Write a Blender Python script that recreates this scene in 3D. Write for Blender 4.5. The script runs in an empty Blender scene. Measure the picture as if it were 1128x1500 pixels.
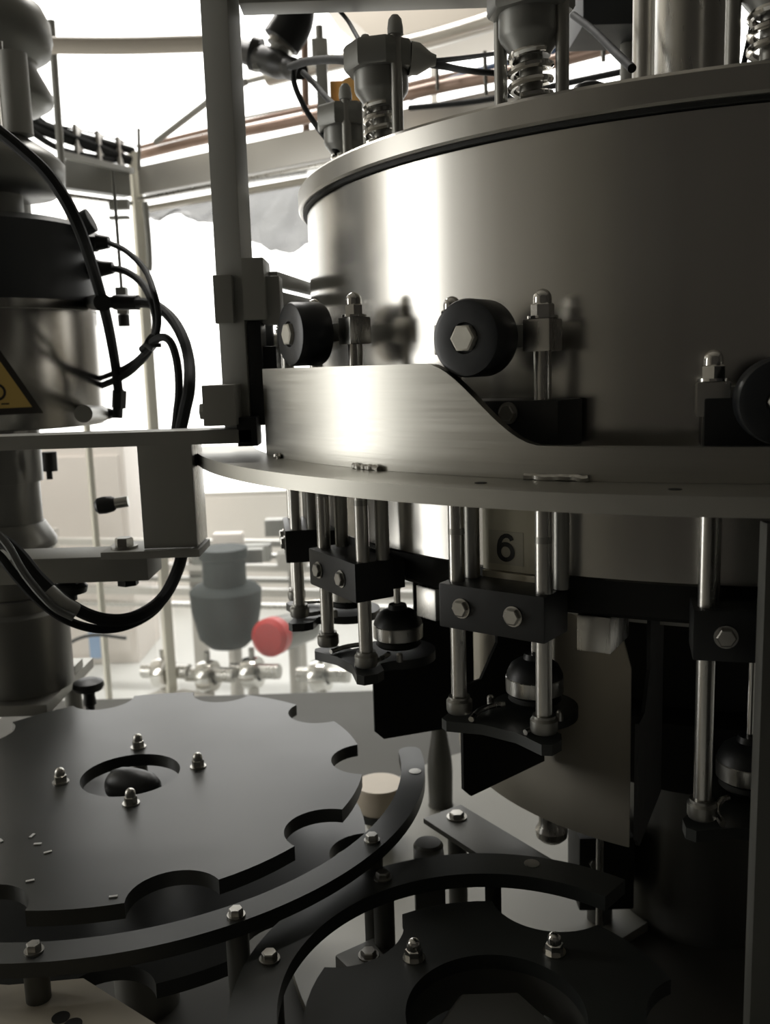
import bpy, bmesh, math, random
from mathutils import Vector, Matrix
random.seed(7)
SC = bpy.context.scene
COL = SC.collection
R_ = math.radians
E = 1.6                      # eye height: every z below is E + offset

# ---------------------------------------------------------------- camera
cam_data = bpy.data.cameras.new('camera')
cam = bpy.data.objects.new('camera', cam_data)
COL.objects.link(cam)
cam.matrix_world = Matrix(((0.9995133, 0.0311949, -0.0, 0.0), (-0.0049022, 0.1570694, -0.9875754, 0.0), (-0.0308074, 0.9870948, 0.1571459, 0.0), (0, 0, 0, 1)))
cam.location = (0, 0, E)
cam_data.sensor_fit = 'VERTICAL'
cam_data.sensor_height = 36
cam_data.lens = 32.25
cam_data.clip_start = 0.02
cam_data.dof.use_dof = True
cam_data.dof.focus_distance = 0.95
cam_data.dof.aperture_fstop = 7.0
SC.camera = cam
# ---------------------------------------------------------------- world and exposure
world = bpy.data.worlds.new('world'); SC.world = world
world.use_nodes = True
bg = world.node_tree.nodes['Background']
bg.inputs[0].default_value = (0.75, 0.85, 1.0, 1); bg.inputs[1].default_value = 1.0
SC.view_settings.view_transform = 'Standard'
SC.view_settings.look = 'None'
SC.view_settings.gamma = 1.0
SC.view_settings.use_curve_mapping = False
SC.view_settings.exposure = 0.0
WIN_BACK = 3.0               # daylight behind the back window panes
WIN_SIDE = 6.0               # daylight behind the left window panes

fill_light = bpy.data.lights.new('background_fill_light', 'AREA')   # added fill light that brightens the background, unseen above the frame
fill_light.shape = 'RECTANGLE'; fill_light.size = 2.6; fill_light.size_y = .3
fill_light.energy = 110; fill_light.color = (1, .97, .92)
fill_ob = bpy.data.objects.new('background_fill_light', fill_light); COL.objects.link(fill_ob)
fill_ob.location = (-.9, 3.9, 4.5)

# ---------------------------------------------------------------- materials
def mat(name, col, rough=.5, metal=0., grain=None, bump=0., aniso=0., spec=.5, var=0.12, alpha=None, coat=0.):
    m = bpy.data.materials.new(name); m.use_nodes = True
    nt = m.node_tree; b = nt.nodes['Principled BSDF']
    b.inputs['Roughness'].default_value = rough
    b.inputs['Metallic'].default_value = metal
    b.inputs['Specular IOR Level'].default_value = spec
    b.inputs['Coat Weight'].default_value = coat
    if aniso: b.inputs['Anisotropic'].default_value = aniso
    tc = nt.nodes.new('ShaderNodeTexCoord')
    mp = nt.nodes.new('ShaderNodeMapping'); nt.links.new(tc.outputs['Object'], mp.inputs['Vector'])
    mp.inputs['Scale'].default_value = grain or (22, 22, 22)
    nz = nt.nodes.new('ShaderNodeTexNoise'); nz.inputs['Scale'].default_value = 1.0
    nz.inputs['Detail'].default_value = 5
    nt.links.new(mp.outputs[0], nz.inputs['Vector'])
    mx = nt.nodes.new('ShaderNodeMix'); mx.data_type = 'RGBA'
    lo = [c * (1 - var) for c in col]; hi = [min(1, c * (1 + var)) for c in col]
    mx.inputs[6].default_value = (*lo, 1); mx.inputs[7].default_value = (*hi, 1)
    nt.links.new(nz.outputs['Fac'], mx.inputs[0])
    nt.links.new(mx.outputs[2], b.inputs['Base Color'])
    mr = nt.nodes.new('ShaderNodeMapRange')
    mr.inputs['To Min'].default_value = max(0.02, rough - .07); mr.inputs['To Max'].default_value = min(1, rough + .07)
    nt.links.new(nz.outputs['Fac'], mr.inputs['Value']); nt.links.new(mr.outputs[0], b.inputs['Roughness'])
    if bump:
        bp = nt.nodes.new('ShaderNodeBump'); bp.inputs['Strength'].default_value = bump
        bp.inputs['Distance'].default_value = .002
        nt.links.new(nz.outputs['Fac'], bp.inputs['Height']); nt.links.new(bp.outputs[0], b.inputs['Normal'])
    return m

def glow(name, col, strength):
    m = bpy.data.materials.new(name); m.use_nodes = True
    nt = m.node_tree; nt.nodes.remove(nt.nodes['Principled BSDF'])
    e = nt.nodes.new('ShaderNodeEmission'); e.inputs[0].default_value = (*col, 1); e.inputs[1].default_value = strength
    nt.links.new(e.outputs[0], nt.nodes['Material Output'].inputs[0])
    return m

def sheet(name, col, clear, rough=.25):
    """clear plastic sheet that scatters a little daylight"""
    m = bpy.data.materials.new(name); m.use_nodes = True
    nt = m.node_tree; b = nt.nodes['Principled BSDF']
    b.inputs['Base Color'].default_value = (*col, 1); b.inputs['Roughness'].default_value = rough
    tr = nt.nodes.new('ShaderNodeBsdfTransparent')
    tl = nt.nodes.new('ShaderNodeBsdfTranslucent'); tl.inputs[0].default_value = (*col, 1)
    m1 = nt.nodes.new('ShaderNodeMixShader'); m1.inputs[0].default_value = .6
    nt.links.new(b.outputs[0], m1.inputs[1]); nt.links.new(tl.outputs[0], m1.inputs[2])
    m2 = nt.nodes.new('ShaderNodeMixShader')
    nz = nt.nodes.new('ShaderNodeTexNoise'); nz.inputs['Scale'].default_value = 3
    mr = nt.nodes.new('ShaderNodeMapRange'); mr.inputs['To Min'].default_value = clear - .06; mr.inputs['To Max'].default_value = clear + .06
    nt.links.new(nz.outputs['Fac'], mr.inputs['Value']); nt.links.new(mr.outputs[0], m2.inputs[0])
    nt.links.new(m1.outputs[0], m2.inputs[1]); nt.links.new(tr.outputs[0], m2.inputs[2])
    nt.links.new(m2.outputs[0], nt.nodes['Material Output'].inputs[0])
    return m

M = dict(
    drum=mat('brushed_drum_steel', (.60, .585, .55), .21, 1., (14, 14, .6), .02, .6, var=.05),
    rim=mat('rim_steel', (.50, .485, .45), .34, 1., (20, 20, 4), .03, var=.08),
    cam=mat('brushed_cam_steel', (.50, .49, .45), .33, 1., (6, 6, 260), .06, .3, var=.10),
    ring=mat('ring_steel', (.44, .43, .39), .42, 1., (9, 9, 30), .03, var=.10),
    steel=mat('satin_steel', (.52, .51, .48), .28, 1., (60, 60, 6), .02, var=.08),
    dull=mat('dull_steel', (.33, .325, .30), .42, 1., (30, 30, 8), .03, var=.12),
    chrome=mat('polished_steel', (.70, .69, .66), .14, 1., (40, 40, 40), .0, var=.05),
    cast=mat('grey_casting', (.22, .22, .205), .42, .55, (30, 30, 30), .05, var=.10),
    frame=mat('frame_steel', (.33, .33, .305), .5, .2, (10, 10, 10), .03, var=.08),
    black=mat('black_plastic', (.013, .014, .014), .42, 0., (40, 40, 40), .03, spec=.4, var=.2),
    matte=mat('matte_black_rubber', (.016, .0165, .015), .62, 0., (40, 40, 40), .03, spec=.35, var=.2),
    roller=mat('black_roller_nylon', (.012, .014, .016), .36, 0., (30, 30, 30), .02, spec=.5, var=.2),
    star=mat('dark_grey_plastic', (.040, .042, .039), .36, 0., (7, 7, 7), .04, spec=.55, var=.22),
    railp=mat('guide_rail_plastic', (.030, .033, .031), .40, 0., (25, 25, 25), .04, spec=.5, var=.2),
    cream=mat('cream_plate', (.52, .48, .40), .5, 0., (8, 8, 8), .02, var=.05),
    platform=mat('cream_nylon', (.62, .54, .43), .45, 0., (20, 20, 60), .03, var=.08),
    bolt=mat('worn_bolt_steel', (.48, .47, .44), .30, 1., (90, 90, 90), .08, var=.2),
    pale=mat('pale_bolt_end', (.62, .60, .53), .45, .3, (90, 90, 90), .05, var=.1),
    hose=mat('black_cable_sheath', (.016, .017, .017), .65, 0., (50, 50, 50), .02, spec=.12, var=.2),
    clearhose=mat('grey_hose', (.12, .125, .12), .3, 0., (50, 50, 50), .02, var=.2),
    cap=mat('motor_cap', (.016, .019, .021), .5, 0., (20, 20, 20), .03, var=.15),
    yellow=mat('warning_yellow', (.62, .43, .12), .5, 0., (20, 20, 20), .0, var=.06),
    ink=mat('warning_black', (.02, .016, .012), .5, 0., (20, 20, 20), .0, var=.1),
    cone=mat('lit_base_grey', (.22, .215, .185), .5, .0, (8, 8, 8), .0, var=.06),  # pale colour standing in for light falling on the base
    shroud=mat('satin_shroud_steel', (.50, .47, .40), .40, .55, (14, 14, .6), .02, var=.06),
    reflm=mat('wall_reflection_pale', (.62, .59, .47), .5, .15, (20, 20, 6), .0, var=.05),  # pale tone standing in for the tank wall's reflection
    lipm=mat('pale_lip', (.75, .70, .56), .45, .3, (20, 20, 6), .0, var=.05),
    darksteel=mat('dark_steel', (.10, .10, .09), .45, .3, (20, 20, 20), .02, var=.1),
    pipesteel=mat('plain_pipe_steel', (.50, .48, .44), .30, .8, (5, 5, 5), .0, var=.04),
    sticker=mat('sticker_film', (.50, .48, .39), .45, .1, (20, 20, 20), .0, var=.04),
    digit=mat('printed_digit', (.02, .02, .02), .6, 0., (20, 20, 20), .0, var=.1),
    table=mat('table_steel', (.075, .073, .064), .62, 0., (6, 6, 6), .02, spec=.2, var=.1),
    motor=mat('motor_steel', (.40, .385, .36), .24, 1., (30, 30, .5), .0, .3, var=.12),
    beam=mat('pale_beam', (.62, .60, .56), .4, .4, (4, 4, 4), .02, var=.06),
    post=mat('cream_post', (.90, .88, .78), .4, .2, (4, 4, 4), .0, var=.05),
    copper=mat('copper_pipe', (.34, .235, .185), .4, .4, (20, 20, 20), .02, var=.15),
    blue=mat('blue_pipe', (.06, .12, .26), .45, 0., (20, 20, 20), .0, var=.1),
    pvc=mat('beige_pvc', (.60, .54, .46), .5, 0., (10, 10, 10), .0, var=.06),
    duct=mat('beige_duct', (.56, .51, .44), .6, 0., (5, 5, 5), .0, var=.05),
    orange=mat('orange_label', (.85, .48, .16), .5, 0., (20, 20, 20), .0, var=.06),
    teal=mat('dark_green_bowl', (.014, .022, .022), .6, 0., (20, 20, 20), .0, spec=.2, var=.15),
    red=mat('red_button', (.65, .045, .045), .4, 0., (20, 20, 20), .0, var=.08),
    pinkish=mat('pale_panel', (.86, .80, .75), .6, 0., (5, 5, 5), .0, var=.06),
    wall=mat('grey_plaster', (.55, .52, .46), .8, 0., (3, 3, 3), .04, var=.1),
    wallback=mat('pale_plaster', (.80, .77, .72), .8, 0., (3, 3, 3), .04, var=.05),
    stem=mat('dark_stem_steel', (.17, .168, .155), .35, .6, (40, 40, 2), .02, var=.15),
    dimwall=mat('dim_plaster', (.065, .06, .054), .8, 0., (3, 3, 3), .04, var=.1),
    floor=mat('pale_floor', (.70, .71, .69), .4, 0., (3, 3, 3), .02, var=.08),
    ceil=mat('ceiling_paint', (.42, .40, .36), .8, 0., (3, 3, 3), .02, var=.06),
    pane_back=glow('daylight_pane_back', (1, .99, .955), WIN_BACK),
    pane_side=glow('daylight_pane_side', (1, .985, .94), WIN_SIDE),
    clear=sheet('clear_guard_sheet', (.80, .84, .81), .945),
    plastic_bag=sheet('thin_plastic_film', (.15, .15, .145), .14, .2),
    paper=mat('white_paper', (.75, .75, .73), .6, 0., (5, 5, 5), .0, var=.03),
    signblue=mat('pale_blue_tag', (.30, .45, .70), .5, 0., (5, 5, 5), .0, var=.05),
)

# ---------------------------------------------------------------- mesh helpers
def frame_to(axis):
    """matrix whose local z runs along axis"""
    z = Vector(axis).normalized()
    x = Vector((0, 0, 1)).cross(z)
    if x.length < 1e-6: x = Vector((1, 0, 0))
    x.normalize(); y = z.cross(x)
    return Matrix((x, y, z)).transposed().to_4x4()

class MB:
    def __init__(s): s.bm = bmesh.new()
    def box(s, c, size, rz=0., mtx=None):
        m = Matrix.Translation(c) @ (mtx if mtx is not None else Matrix.Rotation(rz, 4, 'Z')) @ Matrix.Diagonal((*size, 1))
        bmesh.ops.create_cube(s.bm, size=1, matrix=m); return s
    def span(s, x0, x1, y0, y1, z0, z1):
        return s.box(((x0+x1)/2, (y0+y1)/2, (z0+z1)/2), (abs(x1-x0), abs(y1-y0), abs(z1-z0)))
    def beam(s, a, b, w, h):
        """square bar from a to b: w across (horizontal), h in height"""
        a = Vector(a); b = Vector(b); d = b - a
        m = frame_to(d)
        return s.box((a+b)/2, (w, h, d.length), mtx=m)
    def cyl(s, a, b, r, r2=None, seg=20):
        a = Vector(a); b = Vector(b); d = b - a
        m = Matrix.Translation((a+b)/2) @ frame_to(d)
        bmesh.ops.create_cone(s.bm, cap_ends=True, segments=seg, radius1=r, radius2=r if r2 is None else r2, depth=d.length, matrix=m); return s
    def lathe(s, prof, o=(0, 0, 0), axis=None, seg=32, a0=0., a1=2*math.pi, rot=0.):
        """surface of revolution of (radius, height) pairs, closed at ends on the axis"""
        m = Matrix.Translation(o) @ (frame_to(axis) if axis is not None else Matrix())
        full = abs(a1-a0-2*math.pi) < 1e-6
        n = seg if full else seg+1
        rows = []
        for r, h in prof:
            if r < 1e-7: rows.append([s.bm.verts.new(m @ Vector((0, 0, h)))]); continue
            rows.append([s.bm.verts.new(m @ Vector((r*math.cos(a0+rot+(a1-a0)*i/seg), r*math.sin(a0+rot+(a1-a0)*i/seg), h))) for i in range(n)])
        for A, B in zip(rows, rows[1:]):
            for i in range(seg):
                j = (i+1) % n if full else i+1
                if len(A) == 1 and len(B) == 1: continue
                if len(A) == 1: f = (A[0], B[j], B[i])
                elif len(B) == 1: f = (A[i], A[j], B[0])
                else: f = (A[i], A[j], B[j], B[i])
                try: s.bm.faces.new(f)
                except ValueError: pass
        for row in (rows[0], rows[-1]):
            if len(row) > 2 and full:
                try: s.bm.faces.new(row)
                except ValueError: pass
        return s
    def prism(s, poly, h0, h1, mtx=None):
        m = mtx if mtx is not None else Matrix()
        lo = [s.bm.verts.new(m @ Vector((x, y, h0))) for x, y in poly]
        hi = [s.bm.verts.new(m @ Vector((x, y, h1))) for x, y in poly]
        n = len(poly)
        s.bm.faces.new(lo[::-1]); s.bm.faces.new(hi)
        for i in range(n): s.bm.faces.new((lo[i], lo[(i+1) % n], hi[(i+1) % n], hi[i]))
        return s
    def loops(s, outer, inner, h0, h1, closed=True):
        """plate between two loops with as many points each"""
        n = len(outer)
        V = [[s.bm.verts.new((x, y, h)) for x, y in L] for L, h in ((outer, h0), (outer, h1), (inner, h1), (inner, h0))]
        for k in range(4):
            A, B = V[k], V[(k+1) % 4]
            for i in range(n if closed else n-1):
                j = (i+1) % n
                s.bm.faces.new((A[i], A[j], B[j], B[i]))
        if not closed:
            for i in (0, n-1): s.bm.faces.new([V[k][i] for k in range(4)])
        return s
    def sector(s, c, r0, r1, z0, z1, a0, a1, n=48):
        A = [R_(a0+(a1-a0)*i/n) for i in range(n+1)]
        closed = abs(a1-a0) >= 359.99
        if closed: A = A[:-1]
        return s.loops([(c[0]+r1*math.cos(a), c[1]+r1*math.sin(a)) for a in A], [(c[0]+r0*math.cos(a), c[1]+r0*math.sin(a)) for a in A], z0, z1, closed)
    def tube(s, pts, r, seg=10, smooth=6, closed=False):
        P = spline(pts, smooth) if smooth else [Vector(p) for p in pts]
        t0 = (P[1]-P[0]).normalized(); m = frame_to(t0)
        u = m.col[0].to_3d()
        rings = []
        for i, p in enumerate(P):
            t = (P[min(i+1, len(P)-1)]-P[max(i-1, 0)]).normalized()
            u = (u - t*u.dot(t)).normalized(); v = t.cross(u)
            rr = r[min(len(r)-1, i*len(r)//len(P))] if isinstance(r, (list, tuple)) else r
            rings.append([s.bm.verts.new(p + (u*math.cos(2*math.pi*k/seg)+v*math.sin(2*math.pi*k/seg))*rr) for k in range(seg)])
        for A, B in zip(rings, rings[1:]):
            for k in range(seg): s.bm.faces.new((A[k], A[(k+1) % seg], B[(k+1) % seg], B[k]))
        s.bm.faces.new(rings[0][::-1]); s.bm.faces.new(rings[-1])
        return s
    def helix(s, o, r, wire, h0, h1, turns, seg=7):
        n = int(turns*18)
        P = [(o[0]+r*math.cos(2*math.pi*turns*i/n), o[1]+r*math.sin(2*math.pi*turns*i/n), o[2]+h0+(h1-h0)*i/n) for i in range(n+1)]
        return s.tube(P, wire, seg, 0)
    def bevel(s, w, n=2, ang=30):
        ed = [e for e in s.bm.edges if len(e.link_faces) == 2 and e.calc_face_angle(0) > R_(ang)]
        bmesh.ops.bevel(s.bm, geom=ed, offset=w, segments=n, affect='EDGES', profile=.7, clamp_overlap=True)
        return s
    def build(s, name, m, parent=None, bev=0., ang=35):
        if bev: s.bevel(bev)
        bmesh.ops.recalc_face_normals(s.bm, faces=s.bm.faces[:])
        me = bpy.data.meshes.new(name); s.bm.to_mesh(me); s.bm.free()
        me.materials.append(M[m]); me.shade_smooth(); me.set_sharp_from_angle(angle=R_(ang))
        o = bpy.data.objects.new(name, me); COL.objects.link(o)
        if parent is not None: o.parent = parent
        return o

def spline(pts, k=6):
    P = [Vector(p) for p in pts]
    if len(P) < 3: return P
    Q = [2*P[0]-P[1]] + P + [2*P[-1]-P[-2]]
    out = []
    for i in range(1, len(Q)-2):
        a, b, c, d = Q[i-1:i+3]
        for j in range(k):
            t = j/k
            out.append(.5*((2*b)+(c-a)*t+(2*a-5*b+4*c-d)*t*t+(3*b-a-3*c+d)*t**3))
    return out + [P[-1]]

def tag(o, label=None, cat=None, group=None, kind=None):
    if label: o['label'] = label
    if cat: o['category'] = cat
    if group: o['group'] = group
    if kind: o['kind'] = kind
    return o
def thing(name, label, cat, loc=(0, 0, 0), rz=0., group=None):
    o = bpy.data.objects.new(name, None); COL.objects.link(o); o.empty_display_size = .05
    o.location = loc; o.rotation_euler = (0, 0, rz)
    return tag(o, label, cat, group)
def dup(o, parent=None):
    c = o.copy(); COL.objects.link(c)
    if parent is not None: c.parent = parent
    for ch in list(o.children): dup(ch, c)
    return c
def inst(o, loc, parent=None, rz=None):
    c = o.copy(); COL.objects.link(c); c.location = loc
    if rz is not None: c.rotation_euler = (0, 0, rz)
    if parent is not None: c.parent = parent
    return c
def hexhead(mb, o, axis, r, h, washer=0.):
    if washer: mb.lathe([(0, 0), (washer, 0), (washer, h*.25), (0, h*.25)], o, axis, 20)
    return mb.lathe([(0, 0), (r, 0), (r, h*.85), (r*.86, h), (0, h)], o, axis, 6)
def acorn(mb, o, r, axis=None):
    """washer, hex and domed cap, standing on o"""
    mb.lathe([(0, 0), (r*1.45, 0), (r*1.45, r*.25), (0, r*.25)], o, axis, 20)
    mb.lathe([(0, r*.25), (r*1.1, r*.25), (r*1.1, r*1.3), (r*.9, r*1.45), (0, r*1.45)], o, axis, 6)
    pr = [(r*.88, r*1.4), (r*.88, r*1.9)] + [(r*.88*math.cos(t), r*1.9+r*.88*math.sin(t)) for t in (R_(20), R_(40), R_(60), R_(78))] + [(0, r*2.8)]
    mb.lathe(pr, o, axis, 16)
    return mb

AX = (0.50005, 1.41229)      # vertical axis of the rotating filler
def pol(R, a, z): return (AX[0]+R*math.cos(R_(a)), AX[1]+R*math.sin(R_(a)), z)
TZ = Matrix.Translation

# ---------------------------------------------------------------- room
def struct(o): o['kind'] = 'structure'; return o
X0, X1, Y0, Y1, ZC = -3.2, 4.2, -3.2, 6.2, 4.6
struct(MB().span(X0-.2, X1+.2, Y0-.2, Y1+.2, -.2, 0).build('floor', 'floor'))
struct(MB().span(X0-.2, X1+.2, Y0-.2, Y1+.2, ZC, ZC+.2).build('ceiling', 'ceil'))
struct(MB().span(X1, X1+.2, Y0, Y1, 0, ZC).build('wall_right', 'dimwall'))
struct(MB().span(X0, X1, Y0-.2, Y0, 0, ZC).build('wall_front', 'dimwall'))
# back wall with its long window
WB = (-3.05, 3.4, .75, 4.35)
XS, ZS = .40, 2.25           # right of XS the unseen sill is raised to cut light under the tank
struct(MB().span(X0, WB[0], Y1, Y1+.2, 0, ZC).span(WB[1], X1, Y1, Y1+.2, 0, ZC).span(WB[0], XS, Y1, Y1+.2, 0, WB[2]).span(XS, WB[1], Y1, Y1+.2, 0, ZS).span(WB[0], WB[1], Y1, Y1+.2, WB[3], ZC).build('wall_back', 'wallback'))
w1 = struct(MB().span(WB[0], XS, Y1+.02, Y1+.12, WB[2]-.03, WB[2]+.03).span(XS, WB[1], Y1+.02, Y1+.12, ZS-.03, ZS+.03).span(WB[0], WB[1], Y1+.02, Y1+.12, WB[3]-.03, WB[3]+.03).build('window_1', 'beam'))
for a, b, z in ((WB[0], XS, WB[2]), (XS, WB[1], ZS)):
    MB().span(a+.02, b-.02, Y1+.06, Y1+.075, z, WB[3]).build('pane', 'pane_back', w1)
    MB().span(b-.02, b+.02, Y1+.03, Y1+.11, z, WB[3]).build('mullion', 'beam', w1)
# left wall with its tall window
WL = (1.08, 1.90, .45, 2.75)
struct(MB().span(X0-.2, X0, Y0, WL[0], 0, ZC).span(X0-.2, X0, WL[1], Y1, 0, ZC).span(X0-.2, X0, WL[0], WL[1], 0, WL[2]).span(X0-.2, X0, WL[0], WL[1], WL[3], ZC).build('wall_left', 'wall'))
w2 = struct(MB().span(X0-.12, X0-.02, WL[0], WL[1], WL[2]-.03, WL[2]+.03).span(X0-.12, X0-.02, WL[0], WL[1], WL[3]-.03, WL[3]+.03).build('window_2', 'beam'))
MB().span(X0-.08, X0-.065, WL[0], WL[1], WL[2], WL[3]).build('pane', 'pane_side', w2)

# ---------------------------------------------------------------- filler tank
tank = thing('filler_tank', 'large round brushed steel filler tank with a flanged lid', 'tank', (AX[0], AX[1], E))
def at_tank(mb, name, m, bev=0, par=tank, ang=35): return mb.build(name, m, par, bev, ang)
at_tank(MB().lathe([(0, -.217), (.597, -.217), (.6, -.214), (.6, .214), (.59, .216), (0, .216)], seg=160), 'tank_wall', 'drum')
at_tank(MB().lathe([(.585, .2155), (.606, .2155), (.606, .2195), (.585, .2195)], seg=160), 'gasket', 'matte')
at_tank(MB().lathe([(.3, .2195), (.610, .2195), (.6122, .222), (.6122, .2425), (.609, .246), (0, .246)], seg=160), 'lid', 'rim')
at_tank(MB().lathe([(0, -.2625), (.566, -.2625), (.57, -.258), (.57, -.2172), (0, -.2172)], seg=120), 'base_ring', 'matte')
at_tank(MB().lathe([(0, -.305), (.43, -.305), (.43, -.2627), (0, -.2627)], seg=96), 'lower_collar', 'dull')
STN = (-172.4, -149.9, -127.3, -104.7)
for a in STN[:4]:
    q = R_(a+7)
    m = Matrix.Rotation(q, 4, 'Z')
    at_tank(MB().box(m @ Vector((.535, 0, -.282)), (.07, .036, .039), q), 'outlet_block', 'steel', .002)
# number sticker; the pale lipped plate paints the tank wall's reflection
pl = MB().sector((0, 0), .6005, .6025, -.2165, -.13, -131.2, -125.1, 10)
plate = at_tank(pl, 'reflection_plate', 'reflm')
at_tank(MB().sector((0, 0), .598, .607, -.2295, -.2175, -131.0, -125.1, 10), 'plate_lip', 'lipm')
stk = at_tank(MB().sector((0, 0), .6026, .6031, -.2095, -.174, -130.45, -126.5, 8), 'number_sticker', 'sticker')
def stroke(mb, pts, w, h, closed=False):
    """flat band of width w along 2D points, thickness h"""
    P = [Vector((x, y)) for x, y in pts]; n = len(P); L = []; Rr = []
    for i in range(n):
        p0 = P[(i-1) % n] if closed or i else P[0]; p1 = P[(i+1) % n] if closed or i < n-1 else P[-1]
        t = (p1-p0).normalized(); q = Vector((-t.y, t.x))*w/2
        L.append(tuple(P[i]+q)); Rr.append(tuple(P[i]-q))
    return mb.loops(L, Rr, 0, h, closed)
dm = MB()
stroke(dm, [(.0078*math.cos(R_(t)), -.0042+.0080*math.sin(R_(t))) for t in range(0, 360, 15)], .0046, .0004, True)
stroke(dm, [(.0072, .0082), (.0058, .0112), (.0028, .0128), (-.0006, .0126), (-.0040, .0106), (-.0063, .0070), (-.0075, .0025), (-.0078, -.0030)], .0044, .0005)
da = R_(-128.45)
dg = dm.build('digit', 'digit', stk)
dg.matrix_local = TZ((.6034*math.cos(da), .6034*math.sin(da), -.1915)) @ Matrix.Rotation(da+math.pi/2, 4, 'Z') @ Matrix.Rotation(math.pi/2, 4, 'X') @ Matrix.Diagonal((1.05, 1.02, 1, 1))

# steel shroud and column under the tank
shroud = thing('steel_shroud', 'curved steel shroud hanging below the tank behind the black plates', 'cover', (AX[0], AX[1], E))
n = 60
def shroud_mesh():
    mb = MB(); bm = mb.bm
    cols = []
    for i in range(n+1):
        a = -215+(-121.6+215)*i/n
        d = (-121.6-a)*R_(1)*.39                    # arc distance from the free edge
        top = -.306 if d > .07 else -.306-.07+math.sqrt(max(0, .07**2-(.07-d)**2))
        cols.append((a, top))
    V = [[bm.verts.new((r*math.cos(R_(a)), r*math.sin(R_(a)), z)) for a, t in cols for z in [t if up else -.612]] for r, up in ((.39, 1), (.39, 0), (.387, 0), (.387, 1))]
    for k in range(4):
        A, B = V[k], V[(k+1) % 4]
        for i in range(n): bm.faces.new((A[i], A[i+1], B[i+1], B[i]))
    for i in (0, n): bm.faces.new([V[k][i] for k in range(4)])
    return mb
shroud_mesh().build('shroud_sheet', 'shroud', shroud)
column = thing('centre_column', 'thick steel column under the tank at the lower right', 'column', (AX[0], AX[1], 0))
MB().lathe([(0, E-.90), (.128, E-.90), (.128, E-.60), (0, E-.60)], seg=64).build('tube', 'stem', column)
MB().sector((0, 0), .129, .68, E-.8995, E-.885, 80, 217, 60).build('lit_sector', 'cone', column, .002)  # added pale sector: the lit part of the base put into colour
MB().lathe([(0, E-.5985), (.24, E-.5985), (.24, E-.5), (.2, E-.49), (.2, E-.306), (0, E-.306)], seg=64).build('shade_core', 'matte', column)  # black core added to stand in for shade inside the shroud
mb_ = thing('drive_block', 'black drive block under the right lower edge of the shroud', 'block', (0.3239, 1.3, 0.787))
MB().box((0, .05, .03), (.085, .09, .12)).build('block_body', 'matte', mb_, .004)
MB().cyl((0, .05, -.15), (0, .05, -.031), .02).build('block_post', 'darksteel', mb_)
hexhead(MB(), (-.02, .005, .05), (0, -1, 0), .008, .006).build('bolt', 'bolt', mb_)
nz = thing('drain_nozzle', 'small rounded steel nozzle under the lower edge of the shroud', 'nozzle', (0.2233, 1.22, 0.937))
MB().lathe([(0, -.012), (.016, -.012), (.022, -.006), (.023, .004), (.018, .012), (.018, .03), (0, .03)], seg=24).build('nozzle_body', 'steel', nz)
MB().cyl((0, 0, .03), (.03, .05, .055), .008).build('nozzle_pipe', 'dull', nz)

# ---------------------------------------------------------------- cam ring
ring = thing('cam_ring', 'flat steel cam ring around the tank carrying a curved lifting cam', 'cam ring', (AX[0], AX[1], E))
MB().sector((0, 0), .694, .7736, -.1204, -.1045, -171, -45, 110).build('flange', 'ring', ring, .0015)
def cam_top(a):
    t = min(1, max(0, (a+131.0)/(131.0-120.9))); t = t*t*(3-2*t)
    return .001-.0752*t
def cam_mesh():
    mb = MB(); bm = mb.bm; N = 150
    A = [-157.2+(-45+157.2)*i/N for i in range(N+1)]
    V = [[bm.verts.new((r*math.cos(R_(a)), r*math.sin(R_(a)), cam_top(a) if up else -.1043)) for a in A] for r, up in ((.700, 0), (.700, 1), (.6885, 1), (.6885, 0))]
    for k in range(4):
        P, Q = V[k], V[(k+1) % 4]
        for i in range(N): bm.faces.new((P[i], P[i+1], Q[i+1], Q[i]))
    for i in (0, N): bm.faces.new([V[k][i] for k in range(4)])
    return mb
cm = cam_mesh().build('cam_plate', 'cam', ring)
for a0, a1 in ((-153.6, -152.4), (-139.2, -135.8), (-122.2, -117.4)):
    k = 12; P = []
    for i in range(k+1):
        a = R_(a0+(a1-a0)*i/k); r = .7025+random.uniform(-.0012, .0012)
        P.append((r*math.cos(a), r*math.sin(a), -.1022+random.uniform(-.0008, .0008)))
    MB().tube(P, .0034, 7, 2).build('weld_bead', 'bolt', ring)
for a in (-124.2, -111.3):
    c = (.738*math.cos(R_(a)), .738*math.sin(R_(a)), -.1044)
    MB().lathe([(0, 0), (.0055, 0), (.0055, .0004), (0, .0004)], c, None, 20).build('bolt_hole', 'matte', ring)

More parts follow.
